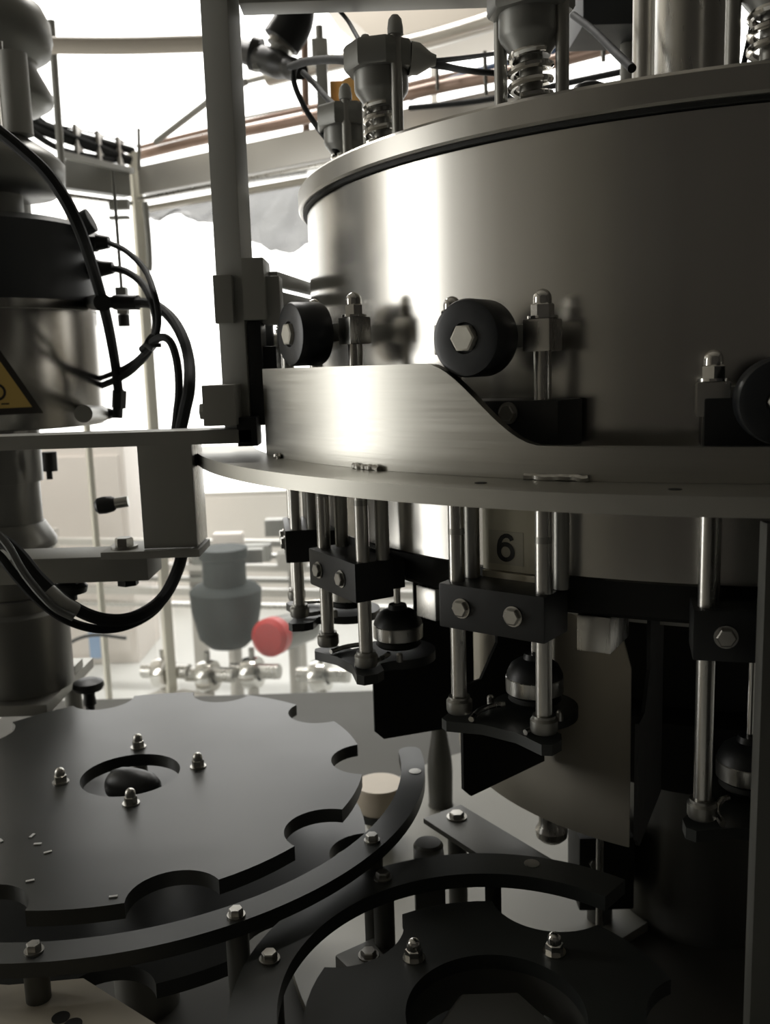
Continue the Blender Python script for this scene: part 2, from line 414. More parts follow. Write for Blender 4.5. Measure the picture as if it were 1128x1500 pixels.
# ---------------------------------------------------------------- lifting stations (local: x outward from the tank axis, y along the rim)
HS = .0501
RR = .639
def make_station():
    t = thing('lifting_station', 'x', 'lifting station', (AX[0], AX[1], E))
    for s in (-1, 1):
        MB().lathe([(0, -.341), (.0083, -.341), (.0083, .054), (0, .054)], (RR, s*HS, 0), None, 20).build('rod', 'steel', t)
        MB().lathe([(.0, -.351), (.0125, -.351), (.0138, -.348), (.0138, -.338), (.0115, -.3355), (.0115, -.333), (0, -.333)], (RR, s*HS, 0), None, 24).build('collar', 'dull', t)
        MB().box((RR, s*HS, .040), (.027, .028, .030)).build('rod_clamp', 'steel', t, .0025)
        acorn(MB(), (RR, s*HS, .0552), .0098).build('acorn_nut', 'chrome', t)
        MB().lathe([(0, -.158), (.0085, -.158), (.0085, -.1515), (0, -.1515)], (RR, s*HS, 0), None, 20).build('rod_joint', 'dull', t)
    MB().box((RR-.003, 0, .040), (.018, 2*HS-.0285, .021)).build('crossbar', 'frame', t, .002)
    rl = MB().lathe([(.012, 0), (.030, 0), (.0345, .0015), (.036, .005), (.036, .036), (.0345, .0395), (.030, .041), (.0145, .041), (.013, .038), (.012, .038), (.012, 0)], (.656, 0, .039), (1, 0, 0), 56).build('roller', 'roller', t)
    ax = MB().cyl((.646, 0, .039), (.694, 0, .039), .0115, seg=24)
    hexhead(ax, (.694, 0, .039), (1, 0, 0), .0130, .0075).build('axle_bolt', 'pale', rl)
    c = (.564, 0); arc = [(c[0]+.047*math.cos(R_(a)), c[1]+.047*math.sin(R_(a))) for a in range(-50, -311, -13)]
    pts = [(RR+.017, -HS-.006), (RR+.012, -HS-.015), (RR-.005, -HS-.017), (RR-.018, -HS-.010), (.612, -.036)]
    pts += arc + [(.612, .036), (RR-.018, HS+.010), (RR-.005, HS+.017), (RR+.012, HS+.015), (RR+.017, HS+.006), (RR+.004, .02), (RR+.004, -.02)]
    MB().prism(pts, -.369, -.3575).build('gripper_plate', 'railp', t, .0015)
    for s in (-1, 1):
        MB().tube([(.645, s*.032, -.354), (.622, s*.036, -.353), (.602, s*.03, -.352), (.592, s*.022, -.3525)], .0032, 8, 5).build('gripper_spring', 'steel', t)
        MB().lathe([(0, -.358), (.004, -.358), (.004, -.349), (.0025, -.347), (0, -.347)], (.588, s*.042, 0), None, 12).build('stud', 'bolt', t)
    b = MB().lathe([(0, -.298), (.011, -.298), (.012, -.301), (.0125, -.304), (.019, -.306), (.026, -.311), (.0305, -.320), (.031, -.3235), (0, -.3235)], (.564, 0, 0), None, 36).build('centring_bell', 'black', t)
    MB().lathe([(0, -.342), (.029, -.342), (.0315, -.3405), (.0318, -.3245), (.0305, -.323), (0, -.323)], (.564, 0, 0), None, 36).build('steel_band', 'steel', b)
    MB().lathe([(0, -.352), (.026, -.352), (.029, -.349), (.026, -.345), (.0, -.342)], (.564, 0, 0), None, 36).build('seal', 'matte', b)
    return t
ST_LABEL = (
    'leftmost lifting station, mostly hidden at the tank edge',
    'lifting station whose black roller stands on the left end of the cam',
    'lifting station whose black roller with pale bolt meets the cam slope',
    'lowered lifting station at the right edge with its long single rod')
LIFT = (0, 0, -.016, -.077)
st0 = make_station(); st = [st0] + [dup(st0) for _ in range(3)]
for o, a, dz, l in zip(st, STN, LIFT, ST_LABEL):
    o.location.z = E+dz; o.rotation_euler.z = R_(a); o['label'] = l; o['group'] = 'lifting stations around the tank'

# fixed guide blocks of the stations
def make_guide():
    t = thing('guide_block', 'x', 'guide block', (AX[0], AX[1], E))
    MB().box((.629, -.002, -.2475), (.052, .122, .047)).build('block', 'black', t, .003)
    MB().box((.5905, 0, -.2475), (.024, .09, .036)).build('block_foot', 'matte', t, .002)
    for y in (-.035, .025):
        hexhead(MB(), (.655, y, -.2475), (1, 0, 0), .0088, .006, .0105).build('bolt', 'bolt', t)
    MB().box((.629, .008, -.058), (.052, .132, .044)).build('upper_block', 'black', t, .003)
    hexhead(MB(), (.655, .022, -.048), (1, 0, 0), .0085, .006, .0105).build('bolt', 'bolt', t)
    for y in (-.0455, .0575):
        MB().cyl((.616, y, -.2235), (.616, y, -.0795), .0083).build('spacer_rod', 'dull', t)
    return t
GB_LABEL = ('black guide block at far left edge of the tank bottom',
    'black guide block with two bolts left of the pale bell',
    'black guide block with two bolts below the number six',
    'black guide block near the right edge holding one long rod')
gb0 = make_guide(); gb = [gb0] + [dup(gb0) for _ in range(3)]
for o, a, l in zip(gb, STN, GB_LABEL):
    o.rotation_euler.z = R_(a); o['label'] = l; o['group'] = 'guide blocks below the tank'

# filling valve stems above each bell and black splash dividers between bells
for a, dz, l in zip(STN, LIFT, ('thin filling tube above the leftmost bell', 'thin steel filling tube above the bell left of the number six', 'thin steel filling tube behind the right rod below the number six', 'thin steel filling tube beside the right edge panel')):
    o = MB().lathe([(0, -.2978+dz), (.0042, -.2978+dz), (.0042, -.2785), (.005, -.2785), (.005, -.274), (.0042, -.274), (.0042, -.2628), (0, -.2628)], (.564, 0, 0), None, 14).build('filling_tube', 'chrome')
    o.location = (AX[0], AX[1], E); o.rotation_euler.z = R_(a)
    tag(o, l, 'tube', 'filling tubes')
DIV = (-161.2, -138.7, -116.0)
DIV_L = ('narrow black splash plate leftmost under the tank', 'black splash plate with chamfered corner left of the middle rod', 'dark splash plate beside the shroud edge, seen nearly edge-on')
DIV2 = ('black splash plate under the bell left of the middle', 'black splash plate under the bell below the number six', 'dark splash plate seen nearly edge-on beside the shroud edge')
poly = [(.40, -.2627), (.40, -.523), (.541, -.523), (.554, -.510), (.554, -.379), (.52, -.379), (.49, -.34), (.49, -.2627)]
mtx = Matrix.Rotation(math.pi/2, 4, 'X')
d0 = None
for a, l in zip(DIV, DIV2):
    if d0 is None:
        d0 = MB().prism(poly, -.002, .002, mtx).build('splash_plate', 'matte', None, .0006); o = d0
    else: o = inst(d0, (0, 0, 0))
    o.location = (AX[0], AX[1], E); o.rotation_euler = (0, 0, R_(a))
    tag(o, l, 'splash plate', 'splash plates between the stations')

# ---------------------------------------------------------------- filling valves on the lid (local z from the lid top)
def make_valve():
    t = thing('filling_valve', 'x', 'valve', (0, 0, E+.246))
    MB().lathe([(0, 0), (.026, 0), (.026, .006), (.02, .008), (.0115, .010), (.0115, .05), (0, .05)], seg=28).build('valve_base', 'dull', t)
    MB().helix((0, 0, 0), .0195, .0036, .010, .054, 3.2).build('spring', 'chrome', t)
    MB().lathe([(0, .05), (.019, .05), (.020, .053), (.030, .066), (.0315, .070), (.0315, .098), (0, .098)], seg=40).build('valve_body', 'cast', t)
    MB().lathe([(0, .089), (.041, .089), (.043, .092), (.043, .114), (.040, .118), (0, .119)], seg=8, rot=R_(22.5)).build('cap', 'cast', t, .0015)
    for s in (-1, 1):
        r = MB().cyl((0, s*.034, 0), (0, s*.034, .122), .0066).build('tie_rod', 'dull', t)
        MB().lathe([(0, 0), (.009, 0), (.009, .007), (.0075, .016), (.004, .0205), (0, .0215)], (0, s*.034, .120), None, 16).build('dome_cap', 'frame', r)
    return t
VL = ('leftmost steel filling valve on the lid, half hidden by the rim',
      'second steel filling valve from the left, with hexagonal head and spring',
      'large steel filling valve with spring in the upper middle of the lid',
      'steel filling valve with spring at the upper right edge')
v0 = make_valve(); vs = [v0] + [dup(v0) for _ in range(3)]
for o, a, l, k in zip(vs, STN, VL, (.548, .565, .565, .565)):
    a = -176.5 if k < .55 else a
    o.location = (*pol(k if k > .55 else .54, a, 0)[:2], E+.246); o.rotation_euler.z = R_(a); o['label'] = l; o['group'] = 'filling valves on the lid'

# other fittings on the lid
t = thing('standpipe', 'thick polished steel standpipe on the lid at the top right', 'pipe', (0.3934, 1.2, E+.246))
MB().lathe([(0, 0), (.060, 0), (.060, .008), (.0435, .012), (.0435, .55), (0, .55)], seg=56).build('pipe_body', 'steel', t)
t = thing('side_pipe', 'narrower steel pipe close to the left of the thick standpipe', 'pipe', (0.3607, 1.28, E+.246))
MB().lathe([(0, 0), (.026, 0), (.026, .01), (.0175, .012), (.0175, .55), (0, .55)], seg=36).build('pipe_body', 'rim', t)
t = thing('lid_rod', 'slim steel rod on the lid right of the standpipe', 'rod', (0.4058, 1.1, E+.246))
MB().lathe([(0, 0), (.011, 0), (.011, .01), (.0075, .012), (.0075, .5), (0, .5)], seg=24).build('rod_body', 'steel', t)
t = thing('lid_dome', 'low brown dome on the lid beside the pipes', 'cover', (0.283, 1.02, E+.246))
MB().lathe([(0, 0), (.026, 0), (.025, .01), (.018, .017), (.008, .02), (0, .0205)], seg=32).build('dome_body', 'duct', t)
t = thing('cone_plug', 'black conical plug on the lid right of the large valve', 'plug', (0.2421, 1.08, E+.246))
MB().lathe([(0, 0), (.036, 0), (.034, .012), (.022, .045), (.017, .054), (.008, .058), (0, .0585)], seg=36).build('plug_body', 'black', t)
t = thing('control_box', 'dark box above the lid at the top of the picture', 'box', (0.3859, 1.55, E+.246))
bz = 2.1011-(E+.246)
MB().box((0, 0, bz+.11), (.125, .12, .22)).build('box_body', 'cap', t, .004)
MB().cyl((.03, .03, 0), (.03, .03, bz), .012).build('box_stand', 'frame', t)

# ---------------------------------------------------------------- starwheel
S1 = (-.3654, 1.2053)
def star_loops(c, R, Np, a_c, mouth, deep, hole, lobe_n=6, pock_n=16):
    """outer outline with Np round pockets; hole outline with as many points"""
    hm = R*math.sin(R_(mouth)); k = R*math.cos(R_(mouth))-deep
    rho = (k*k+hm*hm)/(2*k); cc = deep+rho
    out = []
    for p in range(Np):
        ac = R_(a_c+360/Np*p)
        b = math.atan2(hm, R*math.cos(R_(mouth))-cc)          # angle of the mouth end seen from the pocket centre
        for i in range(pock_n+1):
            t = -b-(2*math.pi-2*b)*i/pock_n
            x = cc+rho*math.cos(t); y = rho*math.sin(t)
            out.append((c[0]+x*math.cos(ac)-y*math.sin(ac), c[1]+x*math.sin(ac)+y*math.cos(ac)))
        e0 = a_c+360/Np*p+mouth; e1 = a_c+360/Np*(p+1)-mouth
        for i in range(1, lobe_n):
            t = R_(e0+(e1-e0)*i/lobe_n); out.append((c[0]+R*math.cos(t), c[1]+R*math.sin(t)))
    inn = []
    for x, y in out:
        t = math.atan2(y-c[1], x-c[0]); inn.append((c[0]+hole*math.cos(t), c[1]+hole*math.sin(t)))
    return out, inn
sw = thing('infeed_starwheel', 'large dark starwheel with ten round pockets at the lower left', 'starwheel', (S1[0], S1[1], E-.9))
def into(o): # keep world coordinates of a mesh while parenting to an unrotated root
    o.matrix_parent_inverse = Matrix.Translation(-Vector(o.parent.location)); return o
o1, i1 = star_loops(S1, .3236, 10, 4.9, 8.95, .279, .0675)
into(MB().loops(o1, i1, E-.568, E-.55).build('upper_plate', 'star', sw, .0008))
o2, i2 = star_loops(S1, .3236, 10, -8.5, 8.95, .279, .098)
into(MB().loops(o2, i2, E-.668, E-.65).build('lower_plate', 'star', sw, .0008))
for a in (10.5, 98, -168, -74.5):
    p = (S1[0]+.0925*math.cos(R_(a)), S1[1]+.0925*math.sin(R_(a)))
    into(acorn(MB(), (*p, E-.55), .0078).build('acorn_nut', 'bolt', sw))
    into(MB().cyl((*p, E-.65), (*p, E-.568), .011).build('spacer', 'dull', sw))
into(MB().lathe([(0, E-.72), (.11, E-.72), (.11, E-.669), (.1, E-.669), (.1, E-.70), (0, E-.70)], (S1[0], S1[1], 0), None, 48).build('hub_flange', 'frame', sw))
into(MB().lathe([(0, E-.90), (.045, E-.90), (.045, E-.70), (0, E-.70)], (S1[0], S1[1], 0), None, 40).build('hub_shaft', 'dull', sw))
kb = MB()
kb.lathe([(0, E-.6995), (.018, E-.6995), (.018, E-.585), (0, E-.585)], (S1[0], S1[1], 0), None, 24)
kx = Vector((.93, -.36, 0))
kb.lathe([(0, -.041), (.012, -.040), (.019, -.034), (.0235, -.022), (.025, -.006), (.024, .010), (.021, .026), (.015, .036), (.008, .040), (0, .041)], (S1[0]+.004, S1[1]-.004, E-.566), kx, 28)
into(kb.build('hand_knob', 'black', sw))
for px in ((-0.4261, 1.0194, 1.0508), (-0.4402, 1.0396, 1.0508), (-0.4068, 0.9996, 1.0508), (-0.4047, 0.9389, 1.0508), (-0.3023, 0.9029, 1.0508), (-0.4745, 1.0304, 1.0508)):
    a = random.uniform(0, 3)
    into(MB().box((px[0], px[1], E-.5493), (.009, .0035, .0012), a).build('plastic_chip', 'paper', sw))

# outer guide rail of the big starwheel
rail = thing('guide_rail', 'long dark arc-shaped guide rail around the large starwheel', 'guide rail', (S1[0], S1[1], E-.9))
RA0, RA1 = -140, 6.99
rm = (.377+.4095)/2; rw = (.4095-.377)/2
ol = [(S1[0]+.4095*math.cos(R_(RA0+(RA1-RA0)*i/80)), S1[1]+.4095*math.sin(R_(RA0+(RA1-RA0)*i/80))) for i in range(81)]
il = [(S1[0]+.377*math.cos(R_(RA0+(RA1-RA0)*i/80)), S1[1]+.377*math.sin(R_(RA0+(RA1-RA0)*i/80))) for i in range(81)]
for k in range(1, 7):                                     # rounded free end
    t = math.pi/2*k/6.2; aa = R_(RA1)
    d = rw*math.sin(t); w = rw*math.cos(t)
    for L, rr in ((ol, rm+w), (il, rm-w)):
        L.append((S1[0]+rr*math.cos(aa)-d*math.sin(aa), S1[1]+rr*math.sin(aa)+d*math.cos(aa)))
into(MB().loops(ol, il, E-.566, E-.55, False).build('rail_plate', 'railp', rail, .0008))
for x, y in ((-0.3533, 0.8131), (-0.1648, 0.8613), (-0.0273, 1.0029)):
    into(hexhead(MB(), (x, y, E-.55), None, .0075, .009, .0095).build('bolt', 'bolt', rail))
    into(MB().cyl((x, y, E-.60 if x < -.3 else E-.90), (x, y, E-.566), .012).build('support_post', 'darksteel', rail))
x, y = (0.0301, 1.1862)
into(MB().lathe([(.0035, E-.5502), (.0085, E-.5502), (.0085, E-.5494), (.0035, E-.5494)], (x, y, 0), None, 20).build('countersunk_screw', 'bolt', rail))

# second starwheel and its rail, lower right
S2 = (.089, .774)
rail2 = thing('guide_rail', 'shorter dark arc-shaped guide rail around the small starwheel', 'guide rail', (S2[0], S2[1], E-.9))
B0 = 47.01
into(MB().sector(S2, .203, .2475, E-.597, E-.58, B0, 232, 70).build('rail_plate', 'railp', rail2, .0012))
for x, y in ((-0.1287, 0.8325), (-0.0155, 0.9726)):
    into(hexhead(MB(), (x, y, E-.58), None, .008, .009, .0105).build('bolt', 'bolt', rail2))
    into(MB().cyl((x, y, E-.90), (x, y, E-.597), .012).build('support_post', 'darksteel', rail2))
x, y = (0.1588, 0.9946)
into(MB().lathe([(.0035, E-.5802), (.009, E-.5802), (.009, E-.5794), (.0035, E-.5794)], (x, y, 0), None, 20).build('countersunk_screw', 'bolt', rail2))
x, y = (0.1118, 0.9826)
into(MB().cyl((x, y, E-.90), (x, y, E-.597), .0095).build('support_post', 'matte', rail2))

sw2 = thing('outfeed_starwheel', 'small dark starwheel with hexagonal hub at the lower right', 'starwheel', (S2[0], S2[1], E-.9))
o1, i1 = star_loops(S2, .18, 5, 137, 19.2, .138, .0845)
into(MB().loops(o1, i1, E-.616, E-.60).build('upper_plate', 'railp', sw2, .0008))
o1, i1 = star_loops(S2, .18, 5, 122, 19.2, .138, .0845)
into(MB().loops(o1, i1, E-.70, E-.685).build('lower_plate', 'railp', sw2, .0008))
for a in (132, 50, -40, -130):
    p = (S2[0]+.110*math.cos(R_(a)), S2[1]+.110*math.sin(R_(a)))
    into(acorn(MB(), (*p, E-.60), .0082).build('acorn_nut', 'chrome', sw2))
    into(MB().cyl((*p, E-.685), (*p, E-.616), .011).build('spacer', 'frame', sw2))
into(MB().sector(S2, .0855, .105, E-.655, E-.6165, 0, 360, 48).build('hub_collar', 'darksteel', sw2))
hx = MB().lathe([(0, E-.9), (.05, E-.9), (.05, E-.66), (0, E-.66)], (*S2, 0), None, 40)
into(hx.build('hub_shaft', 'frame', sw2))
into(MB().lathe([(0, E-.66), (.06, E-.66), (.06, E-.622), (.054, E-.616), (0, E-.616)], (*S2, 0), None, 6).build('hex_hub', 'darksteel', sw2, .002))

# cream support plate at the lower left corner
t = thing('support_plate', 'cream metal plate with two holes in the bottom left corner', 'plate', (-.5, .75, E-.62))
c0 = (-0.3187, 0.8411); c1_ = (-0.226, 0.7701)
d = Vector(c1_)-Vector(c0)
e1 = Vector(c1_)+d*3
pts = [c0, tuple(e1), (-.75, e1[1]), (-.75, .98)] 
arc = [(S1[0]+.372*math.cos(R_(a)), S1[1]+.372*math.sin(R_(a))) for a in (-140, -128, -116, -104, -94)]
arc = [q for q in arc]
pts = [c0, tuple(e1), (-.95, e1[1]), (-.95, 1.0)] + arc
def plate_mesh():
    return MB().prism(pts, E-.615, E-.60)
into(plate_mesh().build('plate_sheet', 'cream', t, .0008))
for q in ((-0.3219, 0.7844), (-0.307, 0.7746)):
    into(MB().lathe([(0, E-.5998), (.0085, E-.5998), (.0085, E-.5992), (0, E-.5992)], (*q, 0), None, 20).build('drilled_hole', 'matte', t))
for q in ((-.8, .75), (-.33, .72), (-.7, .9)):
    into(MB().cyl((*q, E-.90), (*q, E-.615), .018).build('plate_leg', 'frame', t))

# machine table
tb = thing('machine_table', 'broad pale steel machine table under the starwheels and tank', 'table', (0, 1.4, 0))
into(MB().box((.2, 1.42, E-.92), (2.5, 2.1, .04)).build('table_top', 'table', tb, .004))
for x in (-.95, 1.3):
    for y in (.5, 2.35): into(MB().box((x, y, (E-.94)/2), (.08, .08, E-.94)).build('leg', 'frame', tb))
into(MB().box((.2, 1.42, .45), (2.2, 1.8, .05)).build('shelf', 'frame', tb))

# bottle lift platform and neighbours behind the rails
lp = thing('lift_platform', 'cream round lift platform on a pale stem between starwheel and rail', 'platform', (-0.0262, 1.62, E-.945))
MB().lathe([(0, .125), (.045, .125), (.046, .13), (.0455, .168), (.044, .173), (0, .1735)], seg=40).build('platform_cap', 'platform', lp)
MB().lathe([(0, .112), (.05, .112), (.05, .1245), (0, .1245)], seg=40).build('platform_rim', 'railp', lp)
MB().lathe([(0, .045), (.022, .045), (.022, .06), (.024, .08), (.036, .111), (0, .111)], seg=32).build('platform_stem', 'steel', lp)
lp2 = thing('lift_piston', 'dark tapered lift piston behind the black splash plates', 'piston', (0.0948, 1.75, E-.90))
MB().lathe([(0, 0), (.03, 0), (.024, .02), (.0255, .09), (.024, .115), (.016, .165), (.013, .195), (.017, .205), (.0175, .24), (0, .241)], seg=32).build('piston_body', 'darksteel', lp2)
t = thing('flat_bracket', 'flat grey bar slanting down to the right behind the small rail', 'bracket', (0.1091, 1.2274, 0.94))
a = Vector((0.0712, 1.2766, 0.94)); b = Vector((0.1789, 1.1152, 0.94))
into(MB().beam(a, b, .07, .008).build('flat_bar', 'darksteel', t, .001))
into(MB().cyl((a.x+.02, a.y-.02, E-.9), (a.x+.02, a.y-.02, a.z-.004), .014).build('bar_post', 'darksteel', t))
hexhead(MB(), (a.x-t.location.x+.02, a.y-t.location.y-.02, .004), None, .011, .008, .015).build('bolt', 'bolt', t)
t = thing('rail_support', 'dark rounded support block with a bolt where the two rails meet', 'support', (0.0415, 1.068, 1.0))
MB().lathe([(0, -.3), (.019, -.3), (.019, .0), (.016, .004), (0, .005)], (0, .012, 0), None, 24).build('block_post', 'darksteel', t)
MB().box((0, -.004, -.05), (.038, .03, .1)).build('block_body', 'darksteel', t, .004)
hexhead(MB(), (0, -.0195, -.02), (0, -1, 0), .006, .004, .008).build('bolt', 'bolt', t)
t = thing('clamp_block', 'dark clamp block behind the small starwheel', 'block', (-0.0343, 0.9491, 0.94))
MB().box((0, 0, -.03), (.06, .05, .06), .6).build('block_body', 'darksteel', t, .004)
hexhead(MB(), (0, 0, 0), None, .009, .007, .012).build('bolt', 'bolt', t)
MB().cyl((0, 0, -.24), (0, 0, -.06), .015).build('block_post', 'darksteel', t)
o = MB().cyl((0.2758, 1.15, 0.966), (*(0.2758, 1.15), E-.9), .005).build('thin_rod', 'steel')
tag(o, 'thin upright rod below the shroud behind the small rail', 'rod')

# dark panel at the right edge
t = thing('guard_panel', 'dark upright panel along the lower right picture edge', 'panel', (0.2965+.075, .70, E-.95))
MB().box((0, .008, .41), (.15, .014, .82)).build('panel_sheet', 'darksteel', t, .001)
MB().box((.06, .008, .41), (.03, .016, .818)).build('panel_edge', 'black', t)

# ---------------------------------------------------------------- frame post, bars and brackets on the left
post = thing('frame_post', 'tall grey square steel post left of the tank', 'post', (-0.1815, 1.2, 1.5097))
MB().box((0, 0, .45), (.036, .036, .9), -.28).build('post_bar', 'frame', post, .002)
def onpost(mb, name, m, bev=.002):
    o = mb.build(name, m, post, bev); o.matrix_parent_inverse = Matrix.Translation(-Vector(post.location)); return o
onpost(MB().span(-0.2041, -0.1808, 1.165, 1.235, 1.6585, 1.7175), 'side_flange', 'frame')
onpost(MB().span(-0.2194, -0.1789, 1.13, 1.19, 1.5335, 1.5833), 'foot_bracket', 'frame')
onpost(hexhead(MB(), (-0.2202, 1.16, 1.5506), (-1, 0, 0), .011, .008), 'bolt', 'frame', 0)
onpost(MB().span(-0.1688, -0.141, 1.17, 1.24, 1.6621, 1.7375), 'side_bracket', 'frame')
onpost(MB().span(-0.1479, -0.1244, 1.19, 1.23, 1.6572, 1.7167), 'bracket_ear', 'frame')
onpost(MB().beam((-0.1353, 1.22, 1.7161), (-0.0974, 1.6, 1.7272), .012, .018), 'stay_bar', 'frame')
onpost(MB().beam((-0.1365, 1.22, 1.6919), (-0.0985, 1.6, 1.7022), .012, .018), 'stay_bar', 'frame')
onpost(MB().span(-0.1668, -0.1493, 1.18, 1.23, 1.5297, 1.6604), 'lower_bracket', 'black')
onpost(MB().span(-0.157, -0.1334, 1.2, 1.26, 1.5966, 1.6298), 'bracket_foot', 'black')
onpost(MB().span(-0.1821, -0.1567, 1.15, 1.19, 1.5057, 1.5421), 'cam_stop', 'black')

t = thing('top_beam', 'grey horizontal beam running right from the post at the top', 'beam', (-0.0003, 1.2, 2.0446))
b0 = Vector((-0.1563, 1.2, 2.0476)); b1 = Vector((0.2155, 1.2, 2.0383))
into(MB().beam(b0+Vector((0,0,.004)), (b1.x, b1.y, b0.z+.004), .04, .036).build('beam_bar', 'frame', t, .002))

bar = thing('cross_bar', 'grey horizontal bar across the left at mid height', 'bar', (-.4, 1.15, 1.5082))
zb0, zb1 = 1.5099, 1.5278
into(MB().span(-.9, -0.163, 1.15, 1.20, zb0, zb1).build('bar_rail', 'frame', bar, .0015))
xb0, xb1 = -0.3086, -0.2406
zf = 1.3791
into(MB().span(xb0, xb1, 1.15, 1.156, zf, zb0+.001).build('bracket_face', 'frame', bar, .001))
into(MB().span(xb1-.006, xb1, 1.1565, 1.22, zf, zb0).build('bracket_side', 'steel', bar, .001))
into(MB().span(-0.3619, xb1+.004, 1.14, 1.215, zf-.011, zf-.001).build('bracket_foot', 'frame', bar, .0015))
into(hexhead(MB(), (-0.3377, 1.165, zf-.001), None, .012, .014, .017).build('bolt', 'dull', bar))

arm = thing('lower_arm', 'thick grey arm under the cross bar at the left', 'arm', (-.45, 1.19, 1.3367))
za = zf-.0115
into(MB().span(-.9, -0.3098, 1.165, 1.24, za-.034, za).build('arm_bar', 'frame', arm, .003))
into(MB().cyl((-0.3438, 1.19, za-.044), (-0.3438, 1.19, za-.034), .014, seg=6).build('nut', 'black', arm))
k = (-0.4263, 1.19, 1.3137)
into(MB().cyl((k[0], k[1], za-.034), (k[0], k[1], za-.062), .013).lathe([(0, 0), (.022, 0), (.024, .008), (.018, .014), (0, .014)], (k[0]+.004, k[1], za-.052), None, 20).build('clamp_knob', 'black', arm))
o = thing('handle_knob', 'black oval handle knob left of the bracket plate', 'knob', (-0.4191, 1.4, 1.4033))
MB().lathe([(0, -.027), (.008, -.0265), (.0125, -.022), (.0135, -.012), (.012, 0), (.009, .004), (0, .004)], (0, 0, 0), (1, .1, .12), 24).build('knob_grip', 'black', o)
MB().lathe([(0, .004), (.0085, .004), (.0085, .024), (0, .024)], (0, 0, 0), (1, .1, .12), 20).build('knob_shank', 'steel', o)

# ---------------------------------------------------------------- capping head on the left
HY = 1.62
HX, _, HZ = (-0.6776, 1.62, 1.6047)
head = thing('capping_head', 'steel motor cylinder with black cap and triangular warning sign at left', 'motor', (HX, HY, E))
zA, zB, zC_, zD = 1.7234, 1.5154, 1.8526, 0
RH = .183
into(MB().lathe([(0, zB), (RH-.002, zB), (RH, zB+.003), (RH, zA-.0), (0, zA)], (HX, HY, 0), None, 80).build('motor_body', 'motor', head))
into(MB().lathe([(RH, zA-.016), (RH+.0012, zA-.016), (RH+.0012, zA-.0145), (RH, zA-.0145)], (HX, HY, 0), None, 80).build('body_seam', 'dull', head))
into(MB().lathe([(0, zA), (RH+.001, zA), (RH+.001, zA+.095), (RH-.003, zA+.123), (RH-.016, zA+.133), (0, zA+.134)], (HX, HY, 0), None, 80).build('motor_cap', 'cap', head))
# warning sign wrapped on the cylinder
def sign_pt(u, v, r):
    a = SA+u/r
    return (HX+r*math.cos(a), HY+r*math.sin(a), SZ+v)
SA = -1.217
SZ = 1.5422
def tri(mb, half, dz, r, th=.0008, n=14):
    h = half*1.732
    for i in range(n):
        u0 = -half+2*half*i/n; u1 = -half+2*half*(i+1)/n
        t0 = h*(1-abs(u0)/half); t1 = h*(1-abs(u1)/half)
        q = [sign_pt(u0, dz, r), sign_pt(u1, dz, r), sign_pt(u1, dz+t1, r), sign_pt(u0, dz+t0, r)]
        vs_ = [mb.bm.verts.new(p) for p in q]
        mb.bm.faces.new(vs_)
    bmesh.ops.remove_doubles(mb.bm, verts=mb.bm.verts[:], dist=1e-6)
    return mb
sg = into(tri(MB(), .081, 0, RH+.0006).build('warning_sign', 'ink', head))
yl = tri(MB(), .0635, .0105, RH+.0012).build('sign_field', 'yellow', sg)
def arc_on(mb, uc, vc, ra, wd, r, n=28):
    for i in range(n):
        q = []
        for t, rr in ((i, ra), (i+1, ra), (i+1, ra-wd), (i, ra-wd)):
            an = 2*math.pi*t/n; q.append(sign_pt(uc+rr*math.cos(an), vc+rr*math.sin(an), r))
        mb.bm.faces.new([mb.bm.verts.new(p) for p in q])
    return mb
sy = arc_on(MB(), .0125, .036, .0137, .004, RH+.0017)
for u0 in (.0173,):
    q = [sign_pt(u0, .0161, RH+.0017), sign_pt(u0+.012, .0161, RH+.0017), sign_pt(u0+.012, .0185, RH+.0017), sign_pt(u0, .0185, RH+.0017)]
    sy.bm.faces.new([sy.bm.verts.new(p) for p in q])
sy = sy.build('sign_symbol', 'ink', sg)
# cable glands on the cap
for p, q in (((-0.493, 1.62, 1.8237), (-0.4558, 1.62, 1.8226)), ((-0.4944, 1.62, 1.7785), (-0.4521, 1.62, 1.7806))):
    g = MB().cyl(p, Vector(p).lerp(Vector(q), .45), .016, seg=6).cyl(Vector(p).lerp(Vector(q), .4), q, .0145, .010, 20)
    into(g.build('cable_gland', 'black', head))
into(MB().cyl((-0.4949, 1.596, 1.8483), (-0.4759, 1.596, 1.8566), .02).build('cap_boss', 'cap', head))
into(MB().cyl((-0.4998, 1.608, 1.723), (-0.4017, 1.584, 1.7184), .0105, .009).cyl((-0.4882, 1.608, 1.7226), (-0.3947, 1.345, 1.7021), .0125).cyl((-0.4475, 1.596, 1.7206), (-0.4051, 1.584, 1.7185), .0125).build('plug_connector', 'black', head))
into(MB().cyl((-0.528, 1.596, 1.5349), (-0.4608, 1.56, 1.5347), .0095).cyl((-0.4318, 1.335, 1.5453), (-0.4759, 1.572, 1.5345), .013).build('air_fitting', 'dull', head))
into(MB().cyl((-0.4723, 1.56, 1.535), (-0.4415, 1.549, 1.5346), .0075).cyl((-0.4443, 1.549, 1.5279), (-0.4384, 1.549, 1.5755), .0085).cyl((-0.4408, 1.549, 1.5437), (-0.4374, 1.549, 1.5732), .012, seg=6).build('hose_elbow', 'black', head))
